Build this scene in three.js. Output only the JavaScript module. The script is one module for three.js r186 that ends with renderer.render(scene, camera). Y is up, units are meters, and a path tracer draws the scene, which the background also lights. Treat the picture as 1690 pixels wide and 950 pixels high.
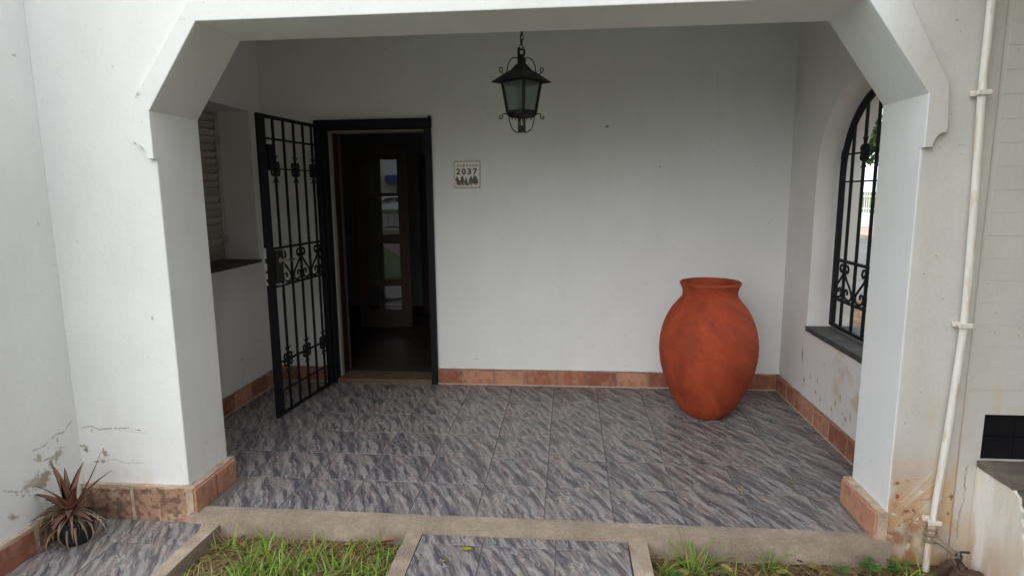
import * as THREE from 'three';
import { RoundedBoxGeometry } from 'three/addons/geometries/RoundedBoxGeometry.js';
import { mergeGeometries, mergeVertices, toCreasedNormals } from 'three/addons/utils/BufferGeometryUtils.js';

// ---------------------------------------------------------------- camera, sky, sun, exposure
const scene = new THREE.Scene();
const camera = new THREE.PerspectiveCamera(50.65, 1024 / 575, 0.05, 900);
camera.rotation.order = 'YXZ';
camera.rotation.set(THREE.MathUtils.degToRad(-8.985), THREE.MathUtils.degToRad(5.381), THREE.MathUtils.degToRad(-0.536));
camera.position.set(0.180, 1.544, 4.725);

const renderer = new THREE.WebGLRenderer({ antialias: true });
renderer.toneMapping = THREE.LinearToneMapping;
renderer.toneMappingExposure = 1.54;
renderer.shadowMap.enabled = true;

{ // overcast sky: a standard overcast dome, a little brighter overhead than at the horizon
  const W = 128, H = 64, d = new Float32Array(W * H * 4);
  for (let j = 0; j < H; j++) {
    const el = ((j + 0.5) / H - 0.5) * Math.PI, s = Math.max(0, Math.sin(el));
    const L = 1.5 * (0.82 + 0.18 * s);
    for (let i = 0; i < W; i++) d.set([L * 0.95, L * 0.985, L * 1.045, 1], (j * W + i) * 4);
  }
  const t = new THREE.DataTexture(d, W, H, THREE.RGBAFormat, THREE.FloatType);
  t.mapping = THREE.EquirectangularReflectionMapping; t.magFilter = THREE.LinearFilter; t.minFilter = THREE.LinearFilter; t.needsUpdate = true;
  scene.background = t; scene.environment = t;
}
const sun = new THREE.DirectionalLight(0xfffaf3, 0.65);
sun.position.set(-3.4, 8.6, 14.5); sun.target.position.set(0, 0.6, 1.0);
sun.castShadow = true; sun.shadow.radius = 90; sun.shadow.mapSize.set(2048, 2048);
Object.assign(sun.shadow.camera, { left: -8, right: 8, top: 8, bottom: -8, near: 0.5, far: 40 });
scene.add(sun, sun.target);

// ---------------------------------------------------------------- helpers
const V = (x, y, z) => new THREE.Vector3(x, y, z);
function rng(seed) { let a = seed >>> 0; return () => { a = (a + 0x6D2B79F5) | 0; let t = Math.imul(a ^ (a >>> 15), 1 | a); t = (t + Math.imul(t ^ (t >>> 7), 61 | t)) ^ t; return ((t ^ (t >>> 14)) >>> 0) / 4294967296; }; }
const R = rng(2037);
const rr = (a, b) => a + (b - a) * R();
const PERM = new Uint8Array(512); { const q = rng(99); const a = [...Array(256).keys()]; for (let i = 255; i > 0; i--) { const j = Math.floor(q() * (i + 1)); [a[i], a[j]] = [a[j], a[i]]; } for (let i = 0; i < 512; i++) PERM[i] = a[i & 255]; }
const sm = (t) => t * t * (3 - 2 * t);
const clamp = (v, a = 0, b = 1) => (v < a ? a : v > b ? b : v);
const sstep = (a, b, x) => sm(clamp((x - a) / (b - a)));
function vnoise(x, y, per = 0) {   // value noise 0..1, tiling every per cells when per > 0
  let xi = Math.floor(x), yi = Math.floor(y); const fx = sm(x - xi), fy = sm(y - yi);
  let x1 = xi + 1, y1 = yi + 1;
  if (per) { xi = ((xi % per) + per) % per; yi = ((yi % per) + per) % per; x1 = ((x1 % per) + per) % per; y1 = ((y1 % per) + per) % per; }
  xi &= 255; yi &= 255; x1 &= 255; y1 &= 255;
  const a = PERM[PERM[xi] + yi], b = PERM[PERM[x1] + yi], c = PERM[PERM[xi] + y1], e = PERM[PERM[x1] + y1];
  return (a + (b - a) * fx + (c - a) * fy + (a - b - c + e) * fx * fy) / 255;
}
function fbm(x, y, o = 4, per = 0) { let s = 0, a = 0.5, n = 0; for (let i = 0; i < o; i++) { s += a * vnoise(x, y, per); n += a; x = x * 2 + 17.3 * (per ? 0 : 1); y = y * 2 + 9.1 * (per ? 0 : 1); per *= 2; a *= 0.5; } return s / n; }
function noise3(x, y, z) { return (vnoise(x + z * 0.71, y - z * 0.37) + vnoise(y + x * 0.31 + 40, z + x * 0.53) + vnoise(z - y * 0.41 + 90, x + y * 0.23)) / 3 - 0.5; }

// canvas painted per pixel by fn(u, v) -> [r, g, b] (sRGB 0..255); v runs up
function canvasTex(w, h, fn, draw, srgb = true) {
  const c = document.createElement('canvas'); c.width = w; c.height = h;
  const g = c.getContext('2d'), im = g.createImageData(w, h), d = im.data;
  for (let j = 0; j < h; j++) for (let i = 0; i < w; i++) {
    const p = fn((i + 0.5) / w, 1 - (j + 0.5) / h), k = (j * w + i) * 4;
    d[k] = p[0]; d[k + 1] = p[1]; d[k + 2] = p[2]; d[k + 3] = 255;
  }
  g.putImageData(im, 0, 0);
  if (draw) draw(g, w, h);
  const t = new THREE.CanvasTexture(c);
  t.wrapS = t.wrapT = THREE.RepeatWrapping; t.magFilter = THREE.LinearFilter; t.anisotropy = 8;
  if (srgb) t.colorSpace = THREE.SRGBColorSpace;
  return t;
}
function rep(t, sx, sy = sx, ox = 0, oy = 0) { const c = t.clone(); c.repeat.set(1 / sx, 1 / sy); c.offset.set(ox, oy); c.needsUpdate = true; return c; }
const mat = (o) => { const m = new THREE.MeshPhysicalMaterial({ roughness: 0.8, ...o }); m.side = THREE.DoubleSide; return m; };

// uv in metres from the position, by the way each face points (geometry in world metres)
function worldUV(g, off = [0, 0, 0], sideShift = 0) {
  g = g.index ? g.toNonIndexed() : g;
  const p = g.attributes.position, uv = new Float32Array(p.count * 2);
  const a = V(0, 0, 0), b = V(0, 0, 0), c = V(0, 0, 0), n = V(0, 0, 0);
  for (let i = 0; i < p.count; i += 3) {
    a.fromBufferAttribute(p, i); b.fromBufferAttribute(p, i + 1); c.fromBufferAttribute(p, i + 2);
    n.subVectors(b, a).cross(c.clone().sub(a)); const x = Math.abs(n.x), y = Math.abs(n.y), z = Math.abs(n.z);
    [a, b, c].forEach((q, k) => {
      const X = q.x + off[0], Y = q.y + off[1], Z = q.z + off[2];
      const w = z >= x && z >= y ? [X, Y] : x >= y ? [Z + sideShift, Y] : [X, Z + sideShift];
      uv[(i + k) * 2] = w[0]; uv[(i + k) * 2 + 1] = w[1];
    });
  }
  g.setAttribute('uv', new THREE.BufferAttribute(uv, 2));
  return g;
}
function shade(o) { o.castShadow = o.receiveShadow = true; return o; }
function mesh(name, g, m, parent = scene) { const o = shade(new THREE.Mesh(g, m)); o.name = name; parent.add(o); return o; }
const taken = {};
function numbered(n) { taken[n] = (taken[n] ?? -1) + 1; return taken[n] ? n + '_' + String(taken[n]).padStart(3, '0') : n; }
function tag(o, label, category, group, kind) { Object.assign(o.userData, { label, category }); if (group) o.userData.group = group; if (kind) o.userData.kind = kind; return o; }
function thing(name, label, category, pos = [0, 0, 0], group) { const o = new THREE.Group(); o.name = numbered(name); o.position.set(...pos); scene.add(o); return tag(o, label, category, group); }
function structure(name, g, m, label, category) { const o = mesh(numbered(name), g, m); o.userData.kind = 'structure'; o.userData.label = label; o.userData.category = category; return o; }
const box = (x0, x1, y0, y1, z0, z1) => new THREE.BoxGeometry(x1 - x0, y1 - y0, z1 - z0).translate((x0 + x1) / 2, (y0 + y1) / 2, (z0 + z1) / 2);
const rbox = (x0, x1, y0, y1, z0, z1, r = 0.004, s = 1) => new RoundedBoxGeometry(x1 - x0, y1 - y0, z1 - z0, s, r).translate((x0 + x1) / 2, (y0 + y1) / 2, (z0 + z1) / 2);
function sbox(x0, x1, y0, y1, z0, z1, n) { // subdivided box, cells of about n metres
  const k = (l) => Math.max(1, Math.round(l / n));
  return new THREE.BoxGeometry(x1 - x0, y1 - y0, z1 - z0, k(x1 - x0), k(y1 - y0), k(z1 - z0)).translate((x0 + x1) / 2, (y0 + y1) / 2, (z0 + z1) / 2);
}
function rough(g, amp, f, keep) { // moves vertices by noise of their position
  const p = g.attributes.position;
  for (let i = 0; i < p.count; i++) {
    const x = p.getX(i), y = p.getY(i), z = p.getZ(i), k = keep ? keep(x, y, z) : 1;
    p.setXYZ(i, x + k * amp * 2 * noise3(x * f + 3, y * f, z * f), y + k * amp * 2 * noise3(x * f, y * f + 31, z * f + 7), z + k * amp * 2 * noise3(x * f + 11, y * f, z * f + 57));
  }
  g.computeVertexNormals(); return g;
}
function tube(pts, r, seg = 24, rad = 6, closed = false) { return new THREE.TubeGeometry(new THREE.CatmullRomCurve3(pts.map((p) => V(...p)), closed, 'centripetal'), seg, r, rad, closed); }
const cyl = (r0, r1, h, n = 12) => new THREE.CylinderGeometry(r1, r0, h, n);
const merge = (a) => { const l = a.map((g) => { const q = g.index ? g.toNonIndexed() : g; for (const k of Object.keys(q.attributes)) if (!['position', 'normal', 'uv'].includes(k)) q.deleteAttribute(k); return q; }); return mergeGeometries(l); };
function extrude(outline, holes, depth, bevel = 0) {
  const s = new THREE.Shape(outline.map((p) => new THREE.Vector2(...p)));
  for (const h of holes) s.holes.push(new THREE.Path(h.map((p) => new THREE.Vector2(...p))));
  return new THREE.ExtrudeGeometry(s, { depth, bevelEnabled: bevel > 0, bevelThickness: bevel, bevelSize: bevel, bevelOffset: -bevel, bevelSegments: 2, steps: 1 });
}
const rect = (x0, x1, y0, y1) => [[x0, y0], [x1, y0], [x1, y1], [x0, y1]];

// ---------------------------------------------------------------- measured layout (metres; porch back wall at z = 0, porch floor at y = 0)
const XL = -2.233, XR = 1.808, ZF = 2.08, ZB = 1.738, TOP = 3.5, SOIL = -0.105, PATH = -0.045;

// ---------------------------------------------------------------- surface textures
const plasterH = (x, y) => 128 + 40 * (fbm(x * 60, y * 60, 3) - 0.5) + 70 * (fbm(x * 15, y * 15, 3) - 0.5) + 150 * (fbm(x * 2.2 + 3, y * 2.2, 3) - 0.5);
const plasterBump = rep(canvasTex(512, 512, (u, v) => { const n = 128 + 50 * (fbm(u * 96, v * 96, 3, 96) - 0.5) + 80 * (fbm(u * 24, v * 24, 3, 24) - 0.5) + 150 * (fbm(u * 4, v * 4, 3, 4) - 0.5); return [n, n, n]; }, null, false), 1.6);
let relief = null;   // when set, damage is drawn as a sunken tone into a height map
function plaster(base, x, y, tone = 1) { // painted render: patchy roller coats, specks, faint drips
  const a = fbm(x * 1.3 + 5, y * 1.3, 4) - 0.5, b = fbm(x * 7, y * 5 + 20, 3) - 0.5, c = vnoise(x * 160, y * 160) - 0.5;
  const drip = Math.max(0, fbm(x * 14 + 60, y * 0.9, 3) - 0.56) * 60;
  let s = 1 + tone * (a * 0.06 + b * 0.035 + c * 0.018);
  const sp = vnoise(x * 45 + 7, y * 45) > 0.972 && vnoise(x * 9, y * 9) > 0.55 ? 0.9 : 1;
  s *= sp;
  return [base[0] * s - drip * 0.10 * tone, base[1] * s - drip * 0.12 * tone, base[2] * s - drip * 0.17 * tone];
}
const mix3 = (a, b, t) => [a[0] + (b[0] - a[0]) * t, a[1] + (b[1] - a[1]) * t, a[2] + (b[2] - a[2]) * t];
// a wall texture that covers [x0, x0 + s] x [y0, y0 + s] once
function wallMat(px, x0, y0, s, fn, draw, o = {}) {
  const put = draw && ((g) => { const k = px / s; g.setTransform(k, 0, 0, -k, -x0 * k, px + y0 * k); draw(g); g.setTransform(1, 0, 0, 1, 0, 0); });
  const t = canvasTex(px, px, (u, v) => fn(x0 + u * s, y0 + v * s), put);
  relief = 'rgba(40,40,40,0.8)'; const h = canvasTex(px, px, (u, v) => { const n = plasterH(x0 + u * s, y0 + v * s); return [n, n, n]; }, put, false); relief = null;
  return mat({ map: rep(t, s, s, -x0 / s, -y0 / s), bumpMap: rep(h, s, s, -x0 / s, -y0 / s), bumpScale: 0.0035, roughness: 0.85, ...o });
}
function crack(g, pts, w, color, seed, jag = 0.006) { // a thin broken line, thicker in places
  const q = rng(seed); g.strokeStyle = relief || color; g.lineCap = 'round';
  for (let i = 0; i + 1 < pts.length; i++) {
    const n = 9; let [x0, y0] = pts[i];
    for (let k = 1; k <= n; k++) {
      const t = k / n, last = k === n; const x = pts[i][0] + (pts[i + 1][0] - pts[i][0]) * t + (last ? 0 : (q() - 0.5) * jag), y = pts[i][1] + (pts[i + 1][1] - pts[i][1]) * t + (last ? 0 : (q() - 0.5) * jag);
      g.lineWidth = w * (0.35 + q() * 0.9); if (q() > 0.12) { g.beginPath(); g.moveTo(x0, y0); g.lineTo(x, y); g.stroke(); }
      x0 = x; y0 = y;
    }
  }
}
function flake(g, x, y, rx, ry, color, seed, tilt = 0) { // a patch of missing paint: a ragged core and crumbs round it
  const q = rng(seed * 31 + 7), big = Math.max(rx, ry); chip(g, x, y, rx * 0.8, ry * 0.8, color, seed, tilt);
  if (big < 0.008) return;
  const n = 10 + Math.round(big * 500);
  for (let i = 0; i < n; i++) { const a = q() * 6.283, d = 0.6 + 0.75 * q() * q() * 1.4, u = Math.cos(a) * rx * d, w = Math.sin(a) * ry * d; chip(g, x + u * Math.cos(tilt) - w * Math.sin(tilt), y + u * Math.sin(tilt) + w * Math.cos(tilt), Math.min(rx, 0.02) * (0.08 + 0.3 * q()), Math.min(ry, 0.02) * (0.08 + 0.3 * q()), color, seed + i, q() * 3); }
}
function chip(g, x, y, rx, ry, color, seed, tilt = 0) {
  const q = rng(seed), n = 34; g.fillStyle = relief || color; g.beginPath();
  for (let i = 0; i < n; i++) {
    const a = i / n * Math.PI * 2, r = 0.7 + 0.22 * q() + 0.16 * Math.sin(a * 3 + seed) + 0.1 * Math.sin(a * 7 + seed * 2), ux = Math.cos(a) * rx * r, uy = Math.sin(a) * ry * r;
    const X = x + ux * Math.cos(tilt) - uy * Math.sin(tilt), Y = y + ux * Math.sin(tilt) + uy * Math.cos(tilt);
    i ? g.lineTo(X, Y) : g.moveTo(X, Y);
  }
  g.closePath(); g.fill();
}
const WHITE = [228, 229, 228], CREAM_SHADED = [200, 197, 191];
// street front: whiter paint on the left, older cream paint on the right with shade darkened into it, mud splashes at the foot
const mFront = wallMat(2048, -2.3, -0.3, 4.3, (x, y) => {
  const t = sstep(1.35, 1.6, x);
  let p = plaster(mix3(WHITE, CREAM_SHADED, t), x, y, 1 + t * 0.8);
  if (x > 1.4) {
    const e = y + 0.25 * (fbm(x * 6, y * 3 + 3, 4) - 0.5) + 0.10 * (x - 1.6) ;
    const m = sstep(0.55, 0.10, e) * (0.25 + 0.75 * sstep(0.38, 0.62, fbm(x * 9 + 2, y * 6, 4)));
    p = mix3(p, [184, 138, 94], 0.75 * m);
    const m2 = sstep(0.16, -0.02, e) * sstep(0.36, 0.68, fbm(x * 17, y * 14 + 8, 5));
    p = mix3(p, [128, 84, 54], 0.7 * m2);
    const m3 = sstep(0.72, 0.5, y + 0.3 * (fbm(x * 5 + 9, y * 2, 3) - 0.5)) * sstep(0.5, 0.68, fbm(x * 8 + 31, y * 2.2, 4));
    p = mix3(p, [206, 178, 138], 0.6 * m3);
  } else if (x < -1.6) {
    const m = sstep(0.32, 0.1, y) * sstep(0.52, 0.7, fbm(x * 10 + 2, y * 10, 4));
    p = mix3(p, [206, 197, 180], 0.35 * m);
  }
  return p;
}, (g) => {
  crack(g, [[-2.215, 0.412], [-2.16, 0.425], [-2.12, 0.408], [-2.05, 0.416], [-1.97, 0.42], [-1.9, 0.411]], 0.0035, 'rgba(120,112,102,0.85)', 3);
  crack(g, [[-2.16, 0.412], [-2.155, 0.395]], 0.003, 'rgba(110,104,96,0.8)', 4);
  crack(g, [[-2.06, 0.41], [-1.86, 0.398]], 0.002, 'rgba(190,170,160,0.7)', 5);
  crack(g, [[-2.12, 0.245], [-2.06, 0.252], [-2.0, 0.238], [-1.9, 0.243]], 0.003, 'rgba(150,144,134,0.8)', 6);
  flake(g, -2.2, 0.3, 0.013, 0.016, '#8f887e', 11); flake(g, -2.1, 0.285, 0.016, 0.02, '#a39a8b', 12, 0.5); flake(g, -2.115, 0.243, 0.014, 0.012, '#a79f92', 13); flake(g, -2.15, 0.24, 0.02, 0.004, '#9a9489', 14);
  flake(g, -1.78, 0.97, 0.006, 0.009, '#a59c8e', 15); flake(g, -1.72, 1.985, 0.012, 0.014, '#b4b3b1', 16); flake(g, -1.77, 1.775, 0.01, 0.008, '#9c9a97', 17);
  flake(g, -1.8, 0.122, 0.02, 0.006, '#b8b2a6', 18); flake(g, -2.22, 0.32, 0.02, 0.008, '#b8b0a2', 19);
  // scratched strokes in the dried mud, and pale scrapes
  const q = rng(71);
  for (let i = 0; i < 30; i++) { const x = 1.63 + q() * 0.06, y = 0.10 + q() * 0.16, l = 0.04 + q() * 0.09; g.strokeStyle = relief ? 'rgba(128,128,128,0.1)' : `rgba(226,214,194,${0.2 + q() * 0.35})`; g.lineWidth = 0.001 + q() * 0.0025; g.beginPath(); g.moveTo(x, y - 0.03); g.quadraticCurveTo(x + l * 0.5, y - 0.03 + l * 0.62, x + l, y - 0.03 + l * (0.8 + 0.5 * q())); g.stroke(); }
  for (let i = 0; i < 26; i++) flake(g, 1.58 + q() * 0.28, -0.05 + q() * 0.34, 0.004 + q() * 0.014, 0.003 + q() * 0.009, ['#c9b79c', '#8a5d3c', '#b58d64', '#d9cdb8'][i % 4], 100 + i, q() * 3);
  for (let i = 0; i < 14; i++) { const x = 1.62 + q() * 0.22, y = 0.5 + q() * 1.7; flake(g, x, y, 0.003 + q() * 0.003, 0.002 + q() * 0.003, '#8d867b', 200 + i); }
  crack(g, [[1.64, 0.06], [1.68, 0.1], [1.72, 0.09], [1.76, 0.13]], 0.003, 'rgba(96,66,46,0.7)', 21);
  crack(g, [[1.72, 0.19], [1.78, 0.2], [1.82, 0.185]], 0.003, 'rgba(120,86,60,0.6)', 22);
});
const mBack = wallMat(1024, -2.3, -0.2, 4.2, (x, y) => plaster(WHITE, x + 40, y, 0.7), (g) => {
  flake(g, -0.56, 0.21, 0.006, 0.006, '#9d988f', 31); flake(g, 0.6, 1.15, 0.006, 0.005, '#b5b0a8', 32); flake(g, 0.78, 0.83, 0.007, 0.005, '#bcb8b0', 33); flake(g, 0.46, 2.02, 0.012, 0.011, '#8d887f', 34);
  { const q = rng(640); for (let i = 0; i < 60; i++) { const x = -0.8 + q() * 2.6, y = 0.13 + q() * q() * 1.2; g.strokeStyle = relief ? 'rgba(128,128,128,0.05)' : `rgba(150,144,134,${0.1 + q() * 0.22})`; g.lineWidth = 0.001 + q() * 0.003; g.beginPath(); g.moveTo(x, y); g.lineTo(x + (q() - 0.5) * 0.09, y + (q() - 0.5) * 0.05); g.stroke(); } }
  crack(g, [[1.25, 2.4], [1.27, 2.1], [1.22, 1.9]], 0.0015, 'rgba(150,146,138,0.6)', 645);
  flake(g, 0.86, 1.72, 0.008, 0.006, '#a9a59d', 35); flake(g, 1.4, 0.52, 0.006, 0.005, '#a8a39a', 36); flake(g, -0.2, 0.36, 0.005, 0.004, '#b5b0a8', 37); flake(g, 0.9, 0.3, 0.007, 0.005, '#b2aca2', 38);
});
// wing wall on the left and porch side wall: u is z
const mSideL = wallMat(1024, -0.2, -0.3, 4.0, (x, y) => {
  let p = plaster(WHITE, x + 90, y, 0.9);
  if (x > 2.1) { const m = sstep(0.5, 0.15, y) * sstep(0.5, 0.7, fbm(x * 7, y * 7 + 4, 4)); p = mix3(p, [205, 200, 190], 0.5 * m); }
  return p;
}, (g) => {
  crack(g, [[2.11, 0.46], [2.16, 0.425], [2.2, 0.43], [2.27, 0.405], [2.34, 0.405]], 0.004, 'rgba(128,122,114,0.85)', 41);
  crack(g, [[2.34, 0.27], [2.42, 0.25], [2.5, 0.3]], 0.0035, 'rgba(120,114,104,0.8)', 42);
  crack(g, [[2.15, 0.35], [2.2, 0.36], [2.26, 0.39]], 0.002, 'rgba(170,164,154,0.8)', 43);
  flake(g, 2.31, 0.25, 0.075, 0.042, '#a89f90', 44, -0.25); flake(g, 2.36, 0.262, 0.06, 0.02, '#b9b1a3', 45, -0.1); flake(g, 2.21, 0.33, 0.03, 0.022, '#b0a899', 46, -0.5); flake(g, 2.31, 0.36, 0.018, 0.02, '#b3ac9f', 47);
  flake(g, 2.27, 0.335, 0.02, 0.004, '#9c9486', 48); flake(g, 2.47, 0.16, 0.02, 0.012, '#a49d92', 49, 0.6); flake(g, 2.25, 0.31, 0.012, 0.02, '#958d80', 50); flake(g, 2.2, 0.4, 0.006, 0.012, '#a8a094', 51);
  flake(g, 2.16, 2.15, 0.012, 0.005, '#adaba8', 52); flake(g, 2.15, 1.42, 0.006, 0.006, '#a09e9a', 53); flake(g, 0.3, 0.42, 0.008, 0.006, '#a7a29a', 54); flake(g, 0.7, 0.8, 0.006, 0.008, '#aaa69e', 55); flake(g, 0.55, 0.33, 0.012, 0.006, '#aba59b', 56);
});
const mSideR = wallMat(1024, -0.2, -0.3, 4.0, (x, y) => {
  let p = plaster([224, 222, 218], x + 140, y, 1.1);
  const m = sstep(0.62, 0.45, Math.abs(y - 0.42) * 1.6 + 0.3 * (fbm(x * 5, y * 5, 4) - 0.2)) * sstep(0.85, 1.05, x) * sstep(0.4, 0.75, fbm(x * 7 + 4, y * 9, 5));
  return mix3(p, [196, 172, 138], 0.6 * m);
}, (g) => {
  const q = rng(77);
  for (const [x, y, a, b] of [[0.445, 0.4, 0.015, 0.05], [0.5, 0.25, 0.016, 0.03], [0.49, 0.2, 0.01, 0.014], [0.6, 0.3, 0.01, 0.02], [0.72, 0.3, 0.01, 0.035], [0.7, 0.22, 0.018, 0.02], [0.78, 0.2, 0.015, 0.03], [0.8, 0.44, 0.012, 0.012], [1.0, 0.26, 0.014, 0.028], [0.95, 0.2, 0.012, 0.02], [1.06, 0.3, 0.008, 0.03], [1.1, 0.22, 0.012, 0.02], [1.15, 0.2, 0.016, 0.03], [1.2, 0.24, 0.01, 0.028]])
    for (let i = 0; i < 3; i++) flake(g, x + (q() - 0.5) * a, y + (q() - 0.5) * b, a * (0.3 + q() * 0.4), b * (0.3 + q() * 0.4), ['#a79f94', '#8f867b', '#bcb5aa'][i], 300 + i + x * 100, 0.2);
});
const mPlain = mat({ map: rep(canvasTex(1024, 1024, (u, v) => plaster(WHITE, u * 8, v * 8, 0.8)), 4), bumpMap: plasterBump, bumpScale: 0.0012, roughness: 0.88 });
const mGarden = wallMat(1024, 1.8, -0.3, 4.0, (x, y) => {
  let p = plaster([202, 199, 192], x + 4, y, 1.4);
  const e = y + 0.2 * (fbm(x * 6 + 8, y * 4, 4) - 0.5), m = sstep(0.3, 0.0, e) * (0.3 + 0.7 * sstep(0.4, 0.6, fbm(x * 10, y * 5 + 60, 4)));
  p = mix3(p, [172, 128, 86], 0.75 * m);
  const m2 = sstep(0.5, 0.66, fbm(x * 12 + 3, y * 2.2 + 9, 4)) * sstep(1.0, 0.5, y); return mix3(p, [200, 180, 150], 0.45 * m2);
}, (g) => {
  const q = rng(400);
  crack(g, [[1.9, 0.36], [1.895, 0.3], [1.9, 0.2], [1.885, 0.1], [1.89, 0.02]], 0.004, 'rgba(130,120,104,0.8)', 401);
  for (let i = 0; i < 30; i++) flake(g, 1.86 + q() * 0.5, q() * 2.3, 0.002 + q() * 0.004, 0.002 + q() * 0.004, ['#7d766c', '#a89d8d'][i % 2], 410 + i);
});
const mGardenSide = wallMat(512, 2.0, -0.3, 1.0, (x, y) => {
  let p = plaster([230, 226, 218], x + 14, y, 1.8);
  const e = y + 0.2 * (fbm(x * 9 + 8, y * 3, 4) - 0.5), m = sstep(0.26, -0.02, e) * sstep(0.36, 0.6, fbm(x * 12, y * 3 + 60, 4));
  p = mix3(p, [180, 142, 102], 0.55 * m);
  return mix3(p, [214, 200, 176], 0.4 * sstep(0.48, 0.66, fbm(x * 16, y * 2.4, 4)));
});
const concTex = canvasTex(512, 512, (u, v) => { const n = fbm(u * 8, v * 8, 5, 8) - 0.5, s = vnoise(u * 128, v * 128, 128) - 0.5, t = fbm(u * 4 + 0.3, v * 4, 3, 4) - 0.5; return [158 + n * 70 + s * 16 + t * 30, 143 + n * 66 + s * 16 + t * 26, 127 + n * 60 + s * 15 + t * 20]; });
const concBump = canvasTex(256, 256, (u, v) => { const n = 128 + 130 * (fbm(u * 16, v * 16, 4, 16) - 0.5); return [n, n, n]; }, null, false);
const mConcrete = mat({ map: rep(concTex, 0.7), bumpMap: rep(concBump, 0.25), bumpScale: 0.003, roughness: 0.93 });
const mGrout = mat({ color: new THREE.Color(0.16, 0.145, 0.125), roughness: 0.95, bumpMap: rep(concBump, 0.2), bumpScale: 0.002 });
const mRubble = mat({ map: rep(canvasTex(256, 256, (u, v) => { const n = fbm(u * 10, v * 10, 4, 10), s = vnoise(u * 50, v * 50, 50); const k = 55 + 110 * n * (0.6 + 0.5 * s); return [k * 1.02, k * 0.95, k * 0.84]; }), 0.25), bumpMap: rep(concBump, 0.15), bumpScale: 0.012, roughness: 1 });

// marbled ceramic floor tiles: streaks along one diagonal, the same pale fleck in each print
function tileTex(seed) {
  const ca = 0.894, sa = 0.447, o = seed * 13.7;
  return canvasTex(512, 512, (u, v) => {
    const z = 1 - v, x = u, wx = (fbm(x * 3 + o, z * 3, 3) - 0.5) * 0.10 + (fbm(x * 9 + o, z * 9 + 4, 2) - 0.5) * 0.03;
    const a = (x * sa + z * ca), b = (x * ca - z * sa) + wx;
    const s1 = fbm(b * 19 + o, a * 2.6 + o, 5), s2 = fbm(b * 46 + 5 + o, a * 6 + 3, 4), s3 = fbm(b * 7 + 50, a * 2.4 + o * 2, 3), g = vnoise(x * 200, z * 200);
    let p = mix3([112, 110, 113], [134, 125, 123], sstep(0.34, 0.66, s3));
    p = mix3(p, [70, 68, 75], 0.62 * sstep(0.53, 0.68, s1 + (s2 - 0.5) * 0.5));
    p = mix3(p, [172, 167, 164], 0.6 * sstep(0.44, 0.31, s1 + (s2 - 0.5) * 0.6));
    const thin = Math.abs(fbm(b * 9 + 9 + o, a * 1.6 + 70, 4) - 0.5);
    p = mix3(p, [200, 197, 194], 0.6 * sstep(0.03, 0.004, thin) * sstep(0.42, 0.58, s2));
    const da = (x - 0.5) * sa + (z - 0.52) * ca, db = (x - 0.5) * ca - (z - 0.52) * sa, bl = Math.hypot(da / 0.10, db / 0.055) + (fbm(x * 20, z * 20, 3) - 0.5) * 0.9;
    p = mix3(p, [166, 160, 155], 0.7 * sstep(1.0, 0.6, bl));
    const k = 0.9 + 0.14 * g; return [p[0] * k, p[1] * k, p[2] * k];
  });
}
const grime = rep(canvasTex(512, 512, (u, v) => { const n = 110 + 150 * (fbm(u * 6, v * 6, 5, 6) - 0.5) + 30 * (vnoise(u * 90, v * 90, 90) - 0.5); return [n, n, n]; }, null, false), 1);
const tileMats = [1, 2, 3, 4].map((s) => mat({ map: tileTex(s), roughness: 0.9, roughnessMap: grime, bumpMap: grime, bumpScale: 0.0006, ior: 1.45 }));

// terracotta skirting bricks
const clayTex = [0, 1, 2].map((s) => canvasTex(256, 256, (u, v) => {
  const n = fbm(u * 6 + s * 20, v * 6, 5) - 0.5, f = vnoise(u * 90, v * 90 + s * 7) - 0.5, d = sstep(0.56, 0.7, fbm(u * 9 + s * 31, v * 9 + 4, 4)), l = sstep(0.58, 0.72, fbm(u * 5 + 60, v * 5 + s * 11, 4));
  let p = [[160, 104, 82], [146, 92, 73], [182, 132, 108]][s].map((c) => c * (1 + n * 0.22 + f * 0.1));
  p = mix3(p, [190, 152, 128], 0.35 * l); return mix3(p, [128, 84, 66], 0.3 * d);
}));
const clayMats = clayTex.map((t) => mat({ map: rep(t, 0.3), bumpMap: rep(concBump, 0.12), bumpScale: 0.002, roughness: 0.9 }));
const sootTex = canvasTex(256, 256, (u, v) => { const n = fbm(u * 7, v * 7, 5) - 0.5, d = sstep(0.42, 0.66, fbm(u * 15 + 31, v * 15 + 4, 5)), f = vnoise(u * 80, v * 80) - 0.5; let p = [160, 126, 104].map((c) => c * (1 + n * 0.3 + f * 0.12)); p = mix3(p, [198, 178, 156], 0.5 * sstep(0.5, 0.7, fbm(u * 6 + 70, v * 6, 4))); return mix3(p, [92, 70, 58], 0.6 * d); });
const mSootClay = mat({ map: rep(sootTex, 0.3), bumpMap: rep(concBump, 0.1), bumpScale: 0.003, roughness: 0.95 });
const mMortarDark = mat({ map: rep(canvasTex(256, 256, (u, v) => { const n = fbm(u * 10, v * 10, 4, 10) - 0.5; return [152 + n * 60, 124 + n * 60, 106 + n * 60]; }), 0.4), bumpMap: rep(concBump, 0.1), bumpScale: 0.004, roughness: 0.95 });
const mMortar = mat({ map: rep(canvasTex(256, 256, (u, v) => { const n = fbm(u * 10, v * 10, 4, 10) - 0.5; return [186 + n * 70, 166 + n * 70, 146 + n * 70]; }), 0.4), bumpMap: rep(concBump, 0.1), bumpScale: 0.004, roughness: 0.95 });
const mIron = mat({ color: new THREE.Color(0.007, 0.008, 0.011), roughness: 0.6, specularIntensity: 0.45, bumpMap: rep(concBump, 0.02, 0.02), bumpScale: 0.0004 });
const mLampIron = mat({ color: new THREE.Color(0.014, 0.013, 0.012), roughness: 0.55 });
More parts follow.
